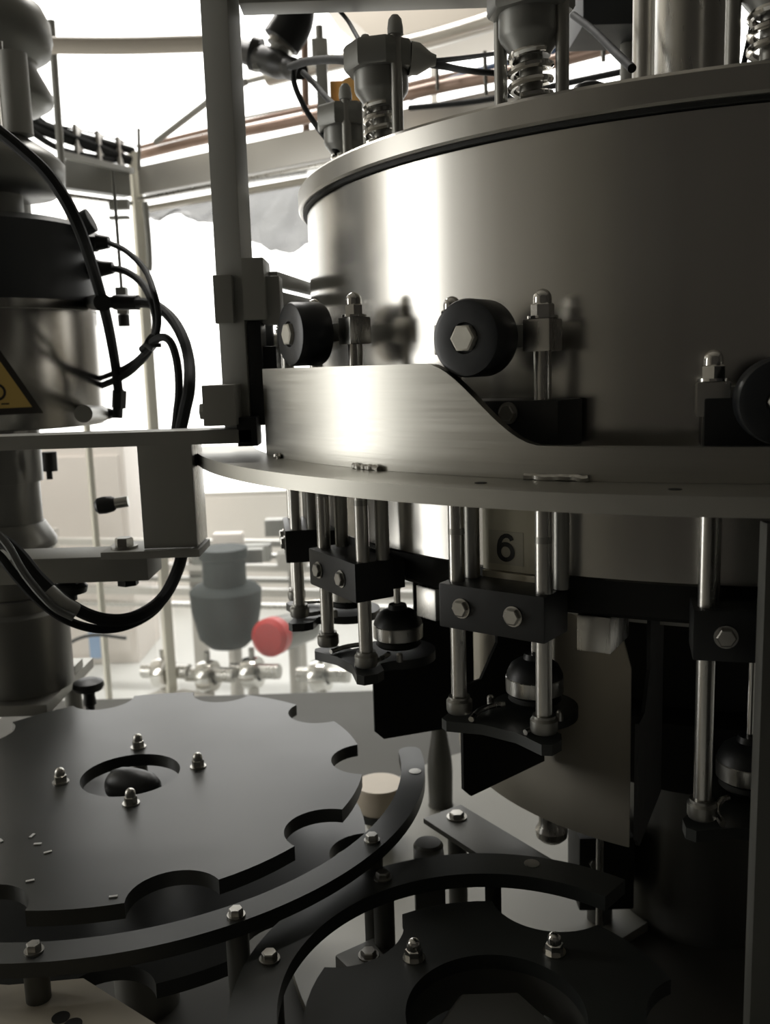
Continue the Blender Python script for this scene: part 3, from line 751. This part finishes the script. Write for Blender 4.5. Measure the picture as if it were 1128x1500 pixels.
# stem below the bar
z = lambda y: 0
zs = [1.4727, 1.4182, 1.3447, 1.3137, 1.295, 1.2134, 1.1878, 1.0429]
into(MB().lathe([(0, zs[1]), (.070, zs[1]), (.070, zB), (0, zB)], (HX, HY, 0), None, 48).build('spindle', 'stem', head))
into(MB().lathe([(0, zs[2]), (.063, zs[2]), (.063, zs[1]-.001), (0, zs[1]-.001)], (HX, HY, 0), None, 48).build('spindle', 'stem', head))
into(MB().lathe([(0, zs[4]), (.077, zs[4]), (.084, zs[4]+.007), (.084, zs[3]), (.066, zs[2]), (0, zs[2])], (HX, HY, 0), None, 48).build('spindle_collar', 'stem', head))
into(MB().lathe([(0, zs[5]), (.06, zs[5]), (.06, zs[4]), (0, zs[4])], (HX, HY, 0), None, 40).build('spindle', 'stem', head))
into(MB().cyl((-0.5722, 1.572, 1.4723), (-0.5728, 1.572, 1.4393), .012).cyl((-0.5751, 1.572, 1.4394), (-0.5752, 1.572, 1.4252), .005).build('hanging_bolt', 'black', head))
into(MB().lathe([(0, zs[7]), (.089, zs[7]), (.089, zs[6]-.012), (.087, zs[6]-.004), (.067, zs[6]), (.067, zs[5]-.002), (.0, zs[5]-.002)], (HX+.004, HY, 0), None, 48).build('bearing_cup', 'stem', head))
hp = thing('base_plate', 'pale steel plate under the bearing cup at the left', 'plate', (HX, HY, zs[7]-.021))
into(MB().box((HX-.08, HY+.02, zs[7]-.0105), (.33, .26, .02)).build('plate_sheet', 'dull', hp, .002))
into(MB().box((HX+.068, HY+.07, zs[7]+.008), (.03, .05, .016)).build('plate_step', 'dull', hp, .002))
for dx, dy in ((-.17, .08), (.06, .09)): into(MB().cyl((HX+dx, HY+dy, E-.9), (HX+dx, HY+dy, zs[7]-.0205), .016).build('plate_post', 'frame', hp))
kq = (-0.5489, 1.6, 1.0331)
o = thing('mushroom_knob', 'black mushroom-shaped knob behind the starwheel at left', 'knob', (kq[0], kq[1], 1.0045))
MB().lathe([(0, -.3), (.008, -.3), (.008, 0), (.012, .004), (.010, .02), (.011, .026), (.024, .031), (.028, .038), (.026, .046), (.015, .051), (0, .052)], seg=32).build('knob_body', 'black', o)

# upper lobed casting and the column that stands before it
up = thing('lobed_casting', 'big grey wavy casting above the motor in the top left corner', 'casting', (-0.6834, 1.75, E+.3))

LP = [(2.0695, .0), (2.0695, .060), (2.0765, .085), (2.0881, .103), (2.102, .105), (2.1503, .080), (2.1595, .085), (2.1732, .106), (2.1971, .112), (2.2254, .110), (2.2502, .098), (2.2726, .073), (2.286, .0)]
into(MB().lathe([(r, h) for h, r in LP], (-0.6834, 1.75, 0), None, 56).build('upper_lobes', 'cast', up, 0, 60))
into(MB().lathe([(0, zA+.13), (.05, zA+.13), (.05, 2.0695), (0, 2.0695)], (-0.6834, 1.75, 0), None, 32).build('casting_neck', 'frame', up))
up2 = thing('lamp_hood', 'grey flared hood just above the black motor cap at top left', 'hood', (-0.6385, 1.62, E+.3))
L2 = [(1.9048, .0), (1.9048, .095), (1.9192, .110), (1.9543, .113), (1.9707, .098), (1.9979, .056), (2.0022, .0)]
into(MB().lathe([(r, h) for h, r in L2], (-0.6385, 1.62, 0), None, 56).build('hood_body', 'cast', up2, 0, 50))
into(MB().lathe([(0, zA+.1345), (.04, zA+.1345), (.04, 1.9048), (0, 1.9048)], (-0.6385, 1.62, 0), None, 40).build('hood_neck', 'frame', up2))
o = MB().lathe([(0, 1.9957), (.023, 1.9957), (.023, 2.1226), (0, 2.1226)], (-0.5855, 1.6, 0), None, 32).build('column_tube', 'frame')
tag(o, 'dark upright tube between the wavy casting and the flared hood', 'tube')
o = MB().lathe([(0, 1.9964), (.007, 1.9964), (.007, 2.142), (0, 2.142)], (-0.6068, 1.6, 0), None, 20).build('thin_tube', 'steel')
tag(o, 'thin bright steel tube at the far left beside the dark upright tube', 'tube')

# ---------------------------------------------------------------- cables
def cable(label, pts, r, m='hose', name='cable', cat='cable', group='cables round the capping head'):
    return tag(MB().tube(pts, r, 10, 7).build(name, m), label, cat, group)
cable('thick black hose crossing diagonally down in front of the motor', [(-0.4782, 1.2, 1.9139), (-0.4354, 1.19, 1.8782), (-0.3973, 1.18, 1.8396), (-0.3722, 1.185, 1.7886), (-0.3896, 1.3, 1.7384), (-0.4116, 1.42, 1.6804), (-0.4328, 1.52, 1.6147), (-0.4393, 1.549, 1.5642)], .0078, name='hose', cat='hose')
cable('thin black cable from the upper gland curving down', [(-0.4582, 1.62, 1.8227), (-0.3962, 1.5, 1.7917), (-0.3445, 1.4, 1.7517), (-0.309, 1.3, 1.7085), (-0.3078, 1.31, 1.6794), (-0.3173, 1.33, 1.6542), (-0.3388, 1.36, 1.6343), (-0.3987, 1.48, 1.6136), (-0.4855, 1.62, 1.5953), (-0.6068, 1.84, 1.5802)], .0045)
cable('black cable from the lower gland looping behind the hose', [(-0.4545, 1.62, 1.7795), (-0.4118, 1.55, 1.7656), (-0.3625, 1.45, 1.7369), (-0.3231, 1.34, 1.7025), (-0.3207, 1.35, 1.6743), (-0.3313, 1.37, 1.649), (-0.3536, 1.4, 1.6253), (-0.4106, 1.5, 1.5999), (-0.5011, 1.66, 1.5807), (-0.6215, 1.88, 1.562)], .0058)
cable('thickest black cable looping from the plug down past the bracket', [(-0.4074, 1.584, 1.7185), (-0.3589, 1.5, 1.7082), (-0.3153, 1.42, 1.6825), (-0.2861, 1.36, 1.6493), (-0.2711, 1.32, 1.6143), (-0.2632, 1.27, 1.5769), (-0.2719, 1.27, 1.5445), (-0.2813, 1.27, 1.5025), (-0.2799, 1.26, 1.4179), (-0.2815, 1.25, 1.3621), (-0.2864, 1.22, 1.3303), (-0.2977, 1.17, 1.3055), (-0.3208, 1.12, 1.2971), (-0.353, 1.1, 1.302), (-0.386, 1.09, 1.3222), (-0.4205, 1.09, 1.3558), (-0.448, 1.1, 1.3868), (-0.4738, 1.11, 1.4044), (-0.5146, 1.13, 1.4192)], .0083)
cable('black cable hugging the thick one down from the cable tie', [(-0.3417, 1.34, 1.634), (-0.3193, 1.32, 1.6453), (-0.2999, 1.3, 1.6489), (-0.287, 1.29, 1.638), (-0.2802, 1.285, 1.6098), (-0.2808, 1.285, 1.5724), (-0.2871, 1.285, 1.5348), (-0.293, 1.29, 1.4916), (-0.277, 1.28, 1.41), (-0.2824, 1.26, 1.3504), (-0.2889, 1.22, 1.3209), (-0.3074, 1.18, 1.2911), (-0.3331, 1.13, 1.284), (-0.3657, 1.11, 1.2873), (-0.3993, 1.1, 1.3035), (-0.4268, 1.09, 1.3321), (-0.4507, 1.085, 1.3664), (-0.4672, 1.09, 1.3869), (-0.4943, 1.1, 1.4069)], .0055)
cable('translucent grey hose in front of the black loop at left', [(-0.4592, 1.06, 1.4256), (-0.4415, 1.055, 1.4057), (-0.4282, 1.055, 1.3767), (-0.414, 1.06, 1.3503), (-0.3976, 1.065, 1.3276), (-0.3776, 1.07, 1.3129)], .0048, 'clearhose', 'hose', 'hose')
t = thing('cable_sleeve', 'short dark sleeve gripping the black loop at lower left', 'sleeve', (-0.3964, 1.085, 1.3265))
into(MB().tube([(-0.4085, 1.077, 1.345), (-0.3934, 1.077, 1.3293), (-0.3806, 1.085, 1.3166)], .0105, 14, 5).build('sleeve_body', 'frame', t))
t = thing('cable_tie', 'small black cable tie where the thin cables cross', 'cable tie', (-0.3248, 1.33, 1.6429))
MB().cyl((-.006, 0, .004), (.006, 0, -.004), .0105, seg=12).build('tie_band', 'black', t)
MB().box((.008, -.004, -.004), (.012, .006, .006), .4).build('tie_head', 'black', t)
t = thing('hanging_sensor', 'small dark sensor hanging behind the cables at left', 'sensor', (-0.4898, 1.8, 1.7266))
MB().box((0, 0, .012), (.02, .02, .05)).build('sensor_body', 'frame', t, .002)
MB().cyl((.0, 0, -.014), (0, 0, -.036), .011).build('sensor_tip', 'black', t)
MB().cyl((0, 0, .037), (0, 0, .25), .003).build('sensor_rod', 'frame', t)

# ---------------------------------------------------------------- guard enclosure behind
GY = 3.5
CN = Vector((-0.8711, 3.5, 0)); zg0, zg1 = 2.1983, 2.3343
RD = Vector((.826, -.564, 0)); LD = Vector((-.655, -.755, 0))
gd = thing('machine_guard', 'tall clear machine guard with pale beams and cream corner post', 'guard', (CN.x, CN.y, 0))
into(MB().box((CN.x, CN.y, (zg1+.06)/2), (.036, .036, zg1+.06), .6).build('corner_post', 'post', gd, .004))
def gbar(name, d, t0, t1, za_, zb_, th, m):
    a = CN+d*t0; b = CN+d*t1; 
    o = MB().beam((a.x, a.y, (za_+zb_)/2), (b.x, b.y, (za_+zb_)/2), th, zb_-za_)
    return into(o.build(name, m, gd, .003))
hgt = zg1-zg0
gbar('right_header', RD, .04, 1.6, zg0+hgt*.30, zg1, .05, 'beam')
gbar('right_rail', RD, .04, 1.6, zg0+hgt*.12, zg0+hgt*.22, .07, 'steel')
gbar('right_track', RD, .04, 1.6, zg0-hgt*.12, zg0+.0, .04, 'cream')
gbar('left_header', LD, .04, 1.5, zg0+hgt*.25, zg1-.01, .05, 'frame')
gbar('left_rail', LD, .04, 1.5, zg0+hgt*.02, zg0+hgt*.12, .06, 'steel')
gbar('right_sill', RD, .04, 1.6, .30, .36, .05, 'beam')
gbar('left_sill', LD, .04, 1.5, .30, .36, .05, 'beam')
gbar('right_sheet', RD, .05, 1.55, .36, E+.09, .008, 'clear')
gbar('left_sheet', LD, .06, 1.45, .36, zg0, .008, 'clear')
for k, w in ((.28, .018), (.50, .02), (.78, .018)):
    q = CN+LD*k
    into(MB().box((q.x, q.y, (zg0+.3)/2+.02), (w, .03, zg0-.3), .6).build('stile', 'post', gd, .003))
into(MB().box((-0.9103, 3.4, 2.195), (.07, .03, .035)).build('latch_block', 'frame', gd, .002))
into(MB().box((-0.9137, 3.4, 2.1506), (.07, .03, .012)).build('latch_block', 'frame', gd, .002))
into(MB().tube([(-0.7958, 3.3, 2.184), (-0.792, 3.3, 2.0722), (-0.7943, 3.3, 1.9733), (-0.8003, 3.3, 1.955)], .011, 10, 4).build('conduit', 'frame', gd))
o = MB().cyl((-0.9373, 2.9, 2.6343), (-0.9432, 2.9, 2.1681), .011).build('upright_tube', 'frame'); tag(o, 'slim dark upright tube right of the lobed column', 'tube')
o = MB().cyl((-0.8235, 3.4, 2.4508), (-0.8312, 3.4, 2.3134), .006).build('thin_spike', 'frame'); tag(o, 'thin dark spike standing on the guard corner', 'rod')

# film sheet hanging behind the post
P = [(-0.8389, 3.5, 2.1855), (-0.2177, 3.1, 2.2091)]
fm = MB(); bmv = fm.bm
grid = []
for i in range(31):
    row = []
    for j in range(13):
        u, v = i/30, j/12
        top = Vector(P[0]).lerp(Vector(P[1]), u)
        drop = .018+.19*min(1, (u/.75)**2)+.012*math.sin(i*.8)
        w = .012+v*(.03*(1+math.sin(i*.9+j*.7))+random.uniform(0, .022))
        row.append(bmv.verts.new(top+Vector((0, w, -drop*v+v*random.uniform(-.006, .006)))))
    grid.append(row)
for i in range(30):
    for j in range(12): bmv.faces.new((grid[i][j], grid[i+1][j], grid[i+1][j+1], grid[i][j+1]))
o = fm.build('plastic_film', 'plastic_bag'); tag(o, 'crumpled grey plastic film hanging under the beam behind the post', 'plastic film')

# ---------------------------------------------------------------- pipes and cables at the top of the picture
def pipe(label, pts, r, m, name='pipe', cat='pipe', group=None, sm=5, seg=14):
    return tag(MB().tube(pts, r, seg, sm).build(name, m), label, cat, group)
pipe('thick beige pipe running right from the lobed column', [(-0.9089, 2.6, 2.4685), (-0.6562, 2.6, 2.4595), (-0.4389, 2.6, 2.4582), (-0.3451, 2.6, 2.4521)], .021, 'pvc')
pipe('reddish copper pipe passing behind the post', [(-0.8791, 3.6, 2.4042), (-0.5847, 3.35, 2.3956), (-0.32, 3.1, 2.3713), (-0.1366, 2.95, 2.3645), (0.1807, 2.7, 2.359), (0.3783, 2.5, 2.3378), (0.6547, 2.25, 2.333)], .017, 'copper')
pipe('second thinner copper pipe under the dark blue pipe', [(-0.8961, 3.7, 2.4563), (-0.6091, 3.5, 2.4594), (-0.1424, 3.1, 2.4323), (0.1913, 2.85, 2.4256), (0.4301, 2.6, 2.3953), (0.6835, 2.35, 2.3885)], .008, 'copper')
pipe('dark blue pipe behind the valves', [(0.1082, 2.8, 2.3634), (0.2571, 2.7, 2.3853), (0.3936, 2.6, 2.3896), (0.5358, 2.5, 2.3939), (0.6982, 2.4, 2.3944)], .012, 'blue')
pipe('large silver pipe rising to the right behind the valves', [(-0.3446, 3.3, 2.5726), (-0.162, 3.15, 2.5629), (0.0358, 3.0, 2.5548), (0.1938, 2.85, 2.5377), (0.3653, 2.65, 2.5182), (0.5417, 2.45, 2.5015)], .026, 'pipesteel')
pipe('slim grey pipe along the lower run behind the valves', [(-0.4766, 3.5, 2.6186), (-0.2704, 3.4, 2.6287), (-0.0533, 3.3, 2.6357)], .010, 'dull')
pipe('thin conduit above the copper pipe', [(-0.4958, 3.5, 2.4959), (-0.2916, 3.3, 2.4726), (-0.1468, 3.2, 2.4634), (0.1592, 3.0, 2.4644)], .0045, 'dull')
pipe('dark rail below the copper pipes behind the lid', [(0.0959, 2.5, 2.255), (0.2558, 2.35, 2.2265), (0.3945, 2.2, 2.2111), (0.5829, 2.0, 2.1926)], .007, 'hose')
pipe('slanting steel strut from the guard corner up to the post', [(-0.7894, 3.5, 2.4271), (-0.5448, 3.3, 2.513), (-0.4131, 3.2, 2.5349)], .011, 'frame', 'strut', 'strut', sm=0)
pipe('upright thin hanger rod among the pipes', [(-0.213, 3.2, 2.6967), (-0.2182, 3.2, 2.5292), (-0.2213, 3.2, 2.3586)], .012, 'copper', 'hanger_rod', 'rod', sm=0)
for l, p in (('pipe hanger rod left of the large valve', ((0.2798, 2.4, 2.3549), (0.2817, 2.4, 2.252))), ('pipe hanger rod left of the pipes on the lid', ((0.5218, 2.2, 2.3559), (0.524, 2.2, 2.2625))), ('pipe hanger rod right of the hexagonal valve', ((0.1754, 2.6, 2.3926), (0.1757, 2.6, 2.3239)))):
    pipe(l, list(p), .005, 'dull', 'hanger_rod', 'rod', 'pipe hanger rods', sm=0)
# cables at the top
pipe('black cable dropping from the top beam to the hexagonal valve', [(-0.0475, 1.35, 2.0894), (-0.0309, 1.33, 2.0645), (-0.0197, 1.28, 2.0301), (-0.0106, 1.2, 1.9889)], .0028, 'hose', 'cable', 'cable')
pipe('thick black cable entering the hexagonal valve from the left', [(-0.1244, 1.5, 2.0579), (-0.0913, 1.4, 2.034), (-0.0465, 1.25, 1.989), (-0.009, 1.13, 1.947)], .0055, 'hose', 'cable', 'cable')
pipe('black cable bowing down left of the leftmost valve', [(-0.1118, 1.55, 2.0829), (-0.1184, 1.5, 2.0509), (-0.1167, 1.48, 2.0253), (-0.1024, 1.45, 1.9875), (-0.0844, 1.42, 1.9534), (-0.0635, 1.38, 1.9188), (-0.0517, 1.36, 1.8991)], .0042, 'hose', 'cable', 'cable')
pipe('short black cable running to the leftmost valve', [(-0.1083, 1.55, 2.0645), (-0.0867, 1.5, 2.0311), (-0.065, 1.42, 1.9879), (-0.0511, 1.36, 1.9612)], .0045, 'hose', 'cable', 'cable')
pipe('black cable leaving the hexagonal valve to the upper right', [(0.0594, 1.14, 1.9495), (0.0894, 1.2, 1.9687), (0.1533, 1.4, 2.0342), (0.2256, 1.6, 2.1011)], .0032, 'hose', 'cable', 'cable')
pipe('black cable leaving the hexagonal valve to the lower right', [(0.0594, 1.14, 1.948), (0.0893, 1.2, 1.9616), (0.1475, 1.35, 1.9983), (0.269, 1.5, 2.0326)], .0042, 'hose', 'cable', 'cable')
pipe('black cable slanting down to the brown dome on the lid', [(0.2799, 1.35, 2.0676), (0.2853, 1.25, 2.0136), (0.2867, 1.15, 1.9573), (0.2837, 1.06, 1.9113)], .0048, 'hose', 'cable', 'cable')
pipe('thin black cable beside the valve at the upper right edge', [(0.3915, 1.0, 1.9423), (0.3874, 1.0, 1.9197), (0.3825, 1.0, 1.8956)], .0028, 'hose', 'cable', 'cable')
t = thing('cable_gland', 'dark conical cable gland on the right of the hexagonal valve', 'cable gland', (0.0506, 1.12, 1.9466))
MB().lathe([(0, -.006), (.018, -.006), (.017, .004), (.008, .018), (.006, .024), (0, .024)], (0, 0, 0), (1, .1, -.08), 24).build('gland_body', 'frame', t)

# black hose fitting behind the post
t = thing('hose_fitting', 'black branching hose fitting right of the post at the top', 'fitting', (-0.2279, 2.2, 2.2845))
def tf(mb, name, m='black'): return into(mb.build(name, m, t))
tf(MB().tube([(-0.317, 2.3, 2.3451), (-0.2716, 2.25, 2.316), (-0.2279, 2.2, 2.2845), (-0.1784, 2.15, 2.2536), (-0.1525, 2.1, 2.2322)], [.026, .028, .03, .024, .018], 16, 4), 'fitting_body')
tf(MB().tube([(-0.2233, 2.2, 2.2844), (-0.2003, 2.2, 2.3154), (-0.1807, 2.2, 2.3407)], .021, 16, 4), 'branch', 'frame')
tf(MB().tube([(-0.1999, 2.2, 2.324), (-0.1702, 2.2, 2.3689), (-0.1645, 2.2, 2.4255)], .044, 18, 4), 'hose_bellows')
tf(MB().lathe([(.026, -.01), (.036, -.01), (.036, .01), (.026, .01)], (-0.2625, 2.24, 2.3126), (1, -.1, -.3), 22), 'clamp_ring')
tf(MB().lathe([(.026, -.006), (.032, -.006), (.032, .006), (.026, .006)], (-0.2001, 2.2, 2.3183), (.5, 0, .9), 22), 'clamp_ring', 'bolt')
tf(MB().box((-0.2455, 2.2, 2.2721), (.04, .02, .012)), 'clamp_ear', 'frame')

# cable tray on the left
t = thing('cable_tray', 'dark bundle of cables on a tray at the guard corner', 'cable tray', (-0.9738, 3.3, 2.3711))
P0, P1, P2 = (-1.0527, 2.9, 2.3671), (-0.9962, 3.1, 2.3477), (-0.8751, 3.5, 2.373)
for k in range(5):
    d = Vector((0, 0, .05*k/4-.02)); j = [Vector((random.uniform(-.01, .01), 0, random.uniform(-.015, .015))) for _ in range(3)]
    into(MB().tube([Vector(p)+d+q for p, q in zip((P0, P1, P2), j)], .010+.004*(k % 2), 8, 6).build('cable', 'hose', t))
for u in (.2, .5, .8):
    q = Vector(P1).lerp(Vector(P2), u)
    into(MB().box(q+Vector((0, 0, .005)), (.012, .06, .10)).build('tray_rung', 'beam', t))
into(MB().beam(Vector(P1)+Vector((0, -.03, -.05)), Vector(P2)+Vector((0, -.03, -.05)), .02, .02).build('tray_side', 'frame', t))
pipe('thin drooping wire above the cable tray', [(-1.0687, 3.0, 2.385), (-0.997, 3.1, 2.3893), (-0.9472, 3.3, 2.4125), (-0.8596, 3.5, 2.4151)], .003, 'hose', 'wire', 'wire')

# ventilation duct under the ceiling
pl_ = [(-0.2697, 4.6, 3.3534), (0.0305, 4.6, 3.1068), (0.7622, 4.6, 3.2525), (0.7634, 4.6, 3.4703), (-0.2633, 4.6, 3.4999)]
dm_ = MB(); lo = [dm_.bm.verts.new(p) for p in pl_]; hi = [dm_.bm.verts.new((p[0]*1.0+.1, p[1]+.7, p[2]+.05)) for p in pl_]
dm_.bm.faces.new(lo); dm_.bm.faces.new(hi[::-1])
for i in range(5): dm_.bm.faces.new((lo[i], lo[(i+1) % 5], hi[(i+1) % 5], hi[i]))
tag(dm_.build('ventilation_duct', 'duct'), 'large beige duct hanging at the top behind the valves', 'duct')
# hanging straps that carry the duct
# junction boxes and orange label behind the leftmost valve
t = thing('junction_box', 'pale box with an orange round label behind the leftmost valve', 'box', (-0.0781, 2.6, 2.3262))
MB().box((-.055, .03, .02), (.03, .05, .17)).build('bracket', 'frame', t, .002)
MB().box((.0, .03, 0), (.07, .03, .07)).build('box_face', 'orange', t, .004)
MB().lathe([(0, 0), (.038, 0), (.04, .01), (0, .012)], (.025, .014, 0), (0, -1, 0), 28).build('round_label', 'orange', t)
MB().box((.10, .03, .0), (.05, .03, .12)).build('box_lid', 'paper', t, .004)
t = thing('pipe_valve', 'small dark valve on the silver pipe right of the hose fitting', 'valve', (-0.1582, 3.1, 2.5761))
MB().box((0, -.04, 0), (.05, .04, .07)).build('valve_body', 'frame', t, .004)
MB().cyl((0, -.04, .035), (0, -.04, .075), .012).build('valve_stem', 'frame', t)
MB().box((0, -.04, -.09), (.03, .03, .10)).build('valve_leg', 'dull', t, .003)

# ---------------------------------------------------------------- things seen through the guard
t = thing('filter_bowl', 'blurred dark green filter bowl behind the clear guard', 'filter', (-0.679, 3.75, 0.4539))
MB().lathe([(0, 0), (.08, .0), (.12, .04), (.145, .16), (.15, .24), (.13, .26), (.09, .27), (.09, .37), (.10, .38), (.10, .42), (0, .42)], seg=40).build('bowl', 'teal', t)
MB().box((0, .12, .36), (.3, .06, .06)).build('bowl_bracket', 'frame', t, .004)
MB().cyl((0, .15, -.55), (0, .15, .40), .03).build('bowl_stand', 'beam', t)
t = thing('red_knob', 'blurred round red knob behind the clear guard', 'knob', (-0.4585, 3.6, 0.5366))
MB().lathe([(0, 0), (.07, 0), (.078, .01), (.078, .06), (.06, .075), (0, .078)], (0, 0, 0), (-.35, -1, .1), 36).build('knob_face', 'red', t)
MB().cyl((0, 0, 0), (.12, .16, -.01), .075, .065, 28).build('knob_body', 'cast', t)
MB().cyl((.06, .12, -.6), (.06, .12, 0), .025).build('knob_stand', 'beam', t)
t = thing('conveyor', 'blurred pale conveyor with parallel rails behind the clear guard', 'conveyor', (-.9, 4.6, 0))
for i, (y, th, m) in enumerate(((796, .03, 'beam'), (815, .02, 'steel'), (832, .03, 'beam'), (850, .02, 'dull'), (868, .035, 'beam'), (888, .02, 'steel'))):
    zq = (0.7705, 0.706, 0.6481, 0.5865, 0.5246, 0.4555)[i]
    into(MB().beam((-1.9, 4.55, zq+.02), (.5, 4.25, zq-.02), .05, th).build('side_rail', m, t))
for x in (-1.7, -.95, -.45, .2):
    yq = 4.55-.125*(x+1.9)+.06
    into(MB().box((x, yq, .42), (.07, .05, .84)).build('leg', 'beam', t))
for x, z_ in ((-.62, .74), (-.45, .70), (-.50, .86), (-.75, .80)):
    into(MB().box((x, 4.30, z_), (.14, .08, .08)).build('drive_box', ('frame', 'beam', 'dull', 'pinkish')[int(abs(x*20)) % 4], t, .006))
# chrome pipe clamps low behind the guard
for i, (q, l) in enumerate((((-0.91, 3.55, 0.4097), 'blurred chrome pipe clamp low behind the guard, nearest the corner post'), ((-0.7222, 3.5, 0.4066), 'blurred round chrome pipe clamp below the filter bowl'), ((-0.5454, 3.5, 0.415), 'blurred chrome pipe clamp below the red knob'), ((-0.2674, 3.4, 0.4266), 'blurred chrome pipe clamp left of the splash plates'))):
    t = thing('pipe_clamp', l, 'pipe clamp', q, 0, 'chrome clamps behind the guard')
    MB().lathe([(.035, -.03), (.06, -.03), (.065, 0), (.06, .03), (.035, .03), (.035, -.03)], (0, 0, 0), (1, -.3, .1), 28).build('clamp_ring', 'chrome', t)
    MB().cyl((-.09, .03, 0), (.11, -.03, .01), .03).build('clamp_pipe', 'steel', t)
    MB().cyl((0, 0, .06), (0, 0, .10), .012).build('clamp_screw', 'bolt', t)
    MB().cyl((0, .0, -q[2]), (0, .0, -.06), .022).build('clamp_stand', 'beam', t)
pipe('thin pale rod hanging left of the filter bowl behind the guard', [(-0.8818, 3.5, 0.8826), (-0.8809, 3.5, 0.6634), (-0.8789, 3.5, 0.4962), (-0.9016, 3.5, 0.4407)], .012, 'beam', 'hanging_rod', 'rod', sm=4)
# pale cabinet and blue tag beyond the left guard
t = thing('pale_cabinet', 'pale cabinet beyond the guard left of the corner post', 'cabinet', (-1.95, 5.2, 0))
MB().box((0, 0, .62), (1.1, .5, 1.24)).build('cabinet_body', 'pinkish', t, .01)
for x in (-.27, .27):
    dr = MB().box((x, -.26, .62), (.5, .02, 1.1)).build('door', 'pinkish', t, .005)
    MB().cyl((x+(.2 if x < 0 else -.2), -.285, .6), (x+(.2 if x < 0 else -.2), -.285, .75), .01).build('handle', 'chrome', dr)
t = thing('blue_tag', 'small pale blue tag beyond the guard at left', 'tag', (-1.634, 4.925, 0.1188))
MB().box((0, 0, 0), (.06, .006, .15)).build('tag_card', 'signblue', t)
MB().box((0, -.004, .066), (.02, .004, .01)).build('tag_clip', 'chrome', t)
pipe('thin grey hose arching behind the guard at lower left', [(-1.1661, 3.0, 0.5707), (-1.1355, 3.0, 0.6543), (-1.0727, 3.0, 0.7122), (-0.9901, 3.0, 0.7334), (-0.8875, 3.0, 0.7182)], .006, 'clearhose', 'hose', 'hose')
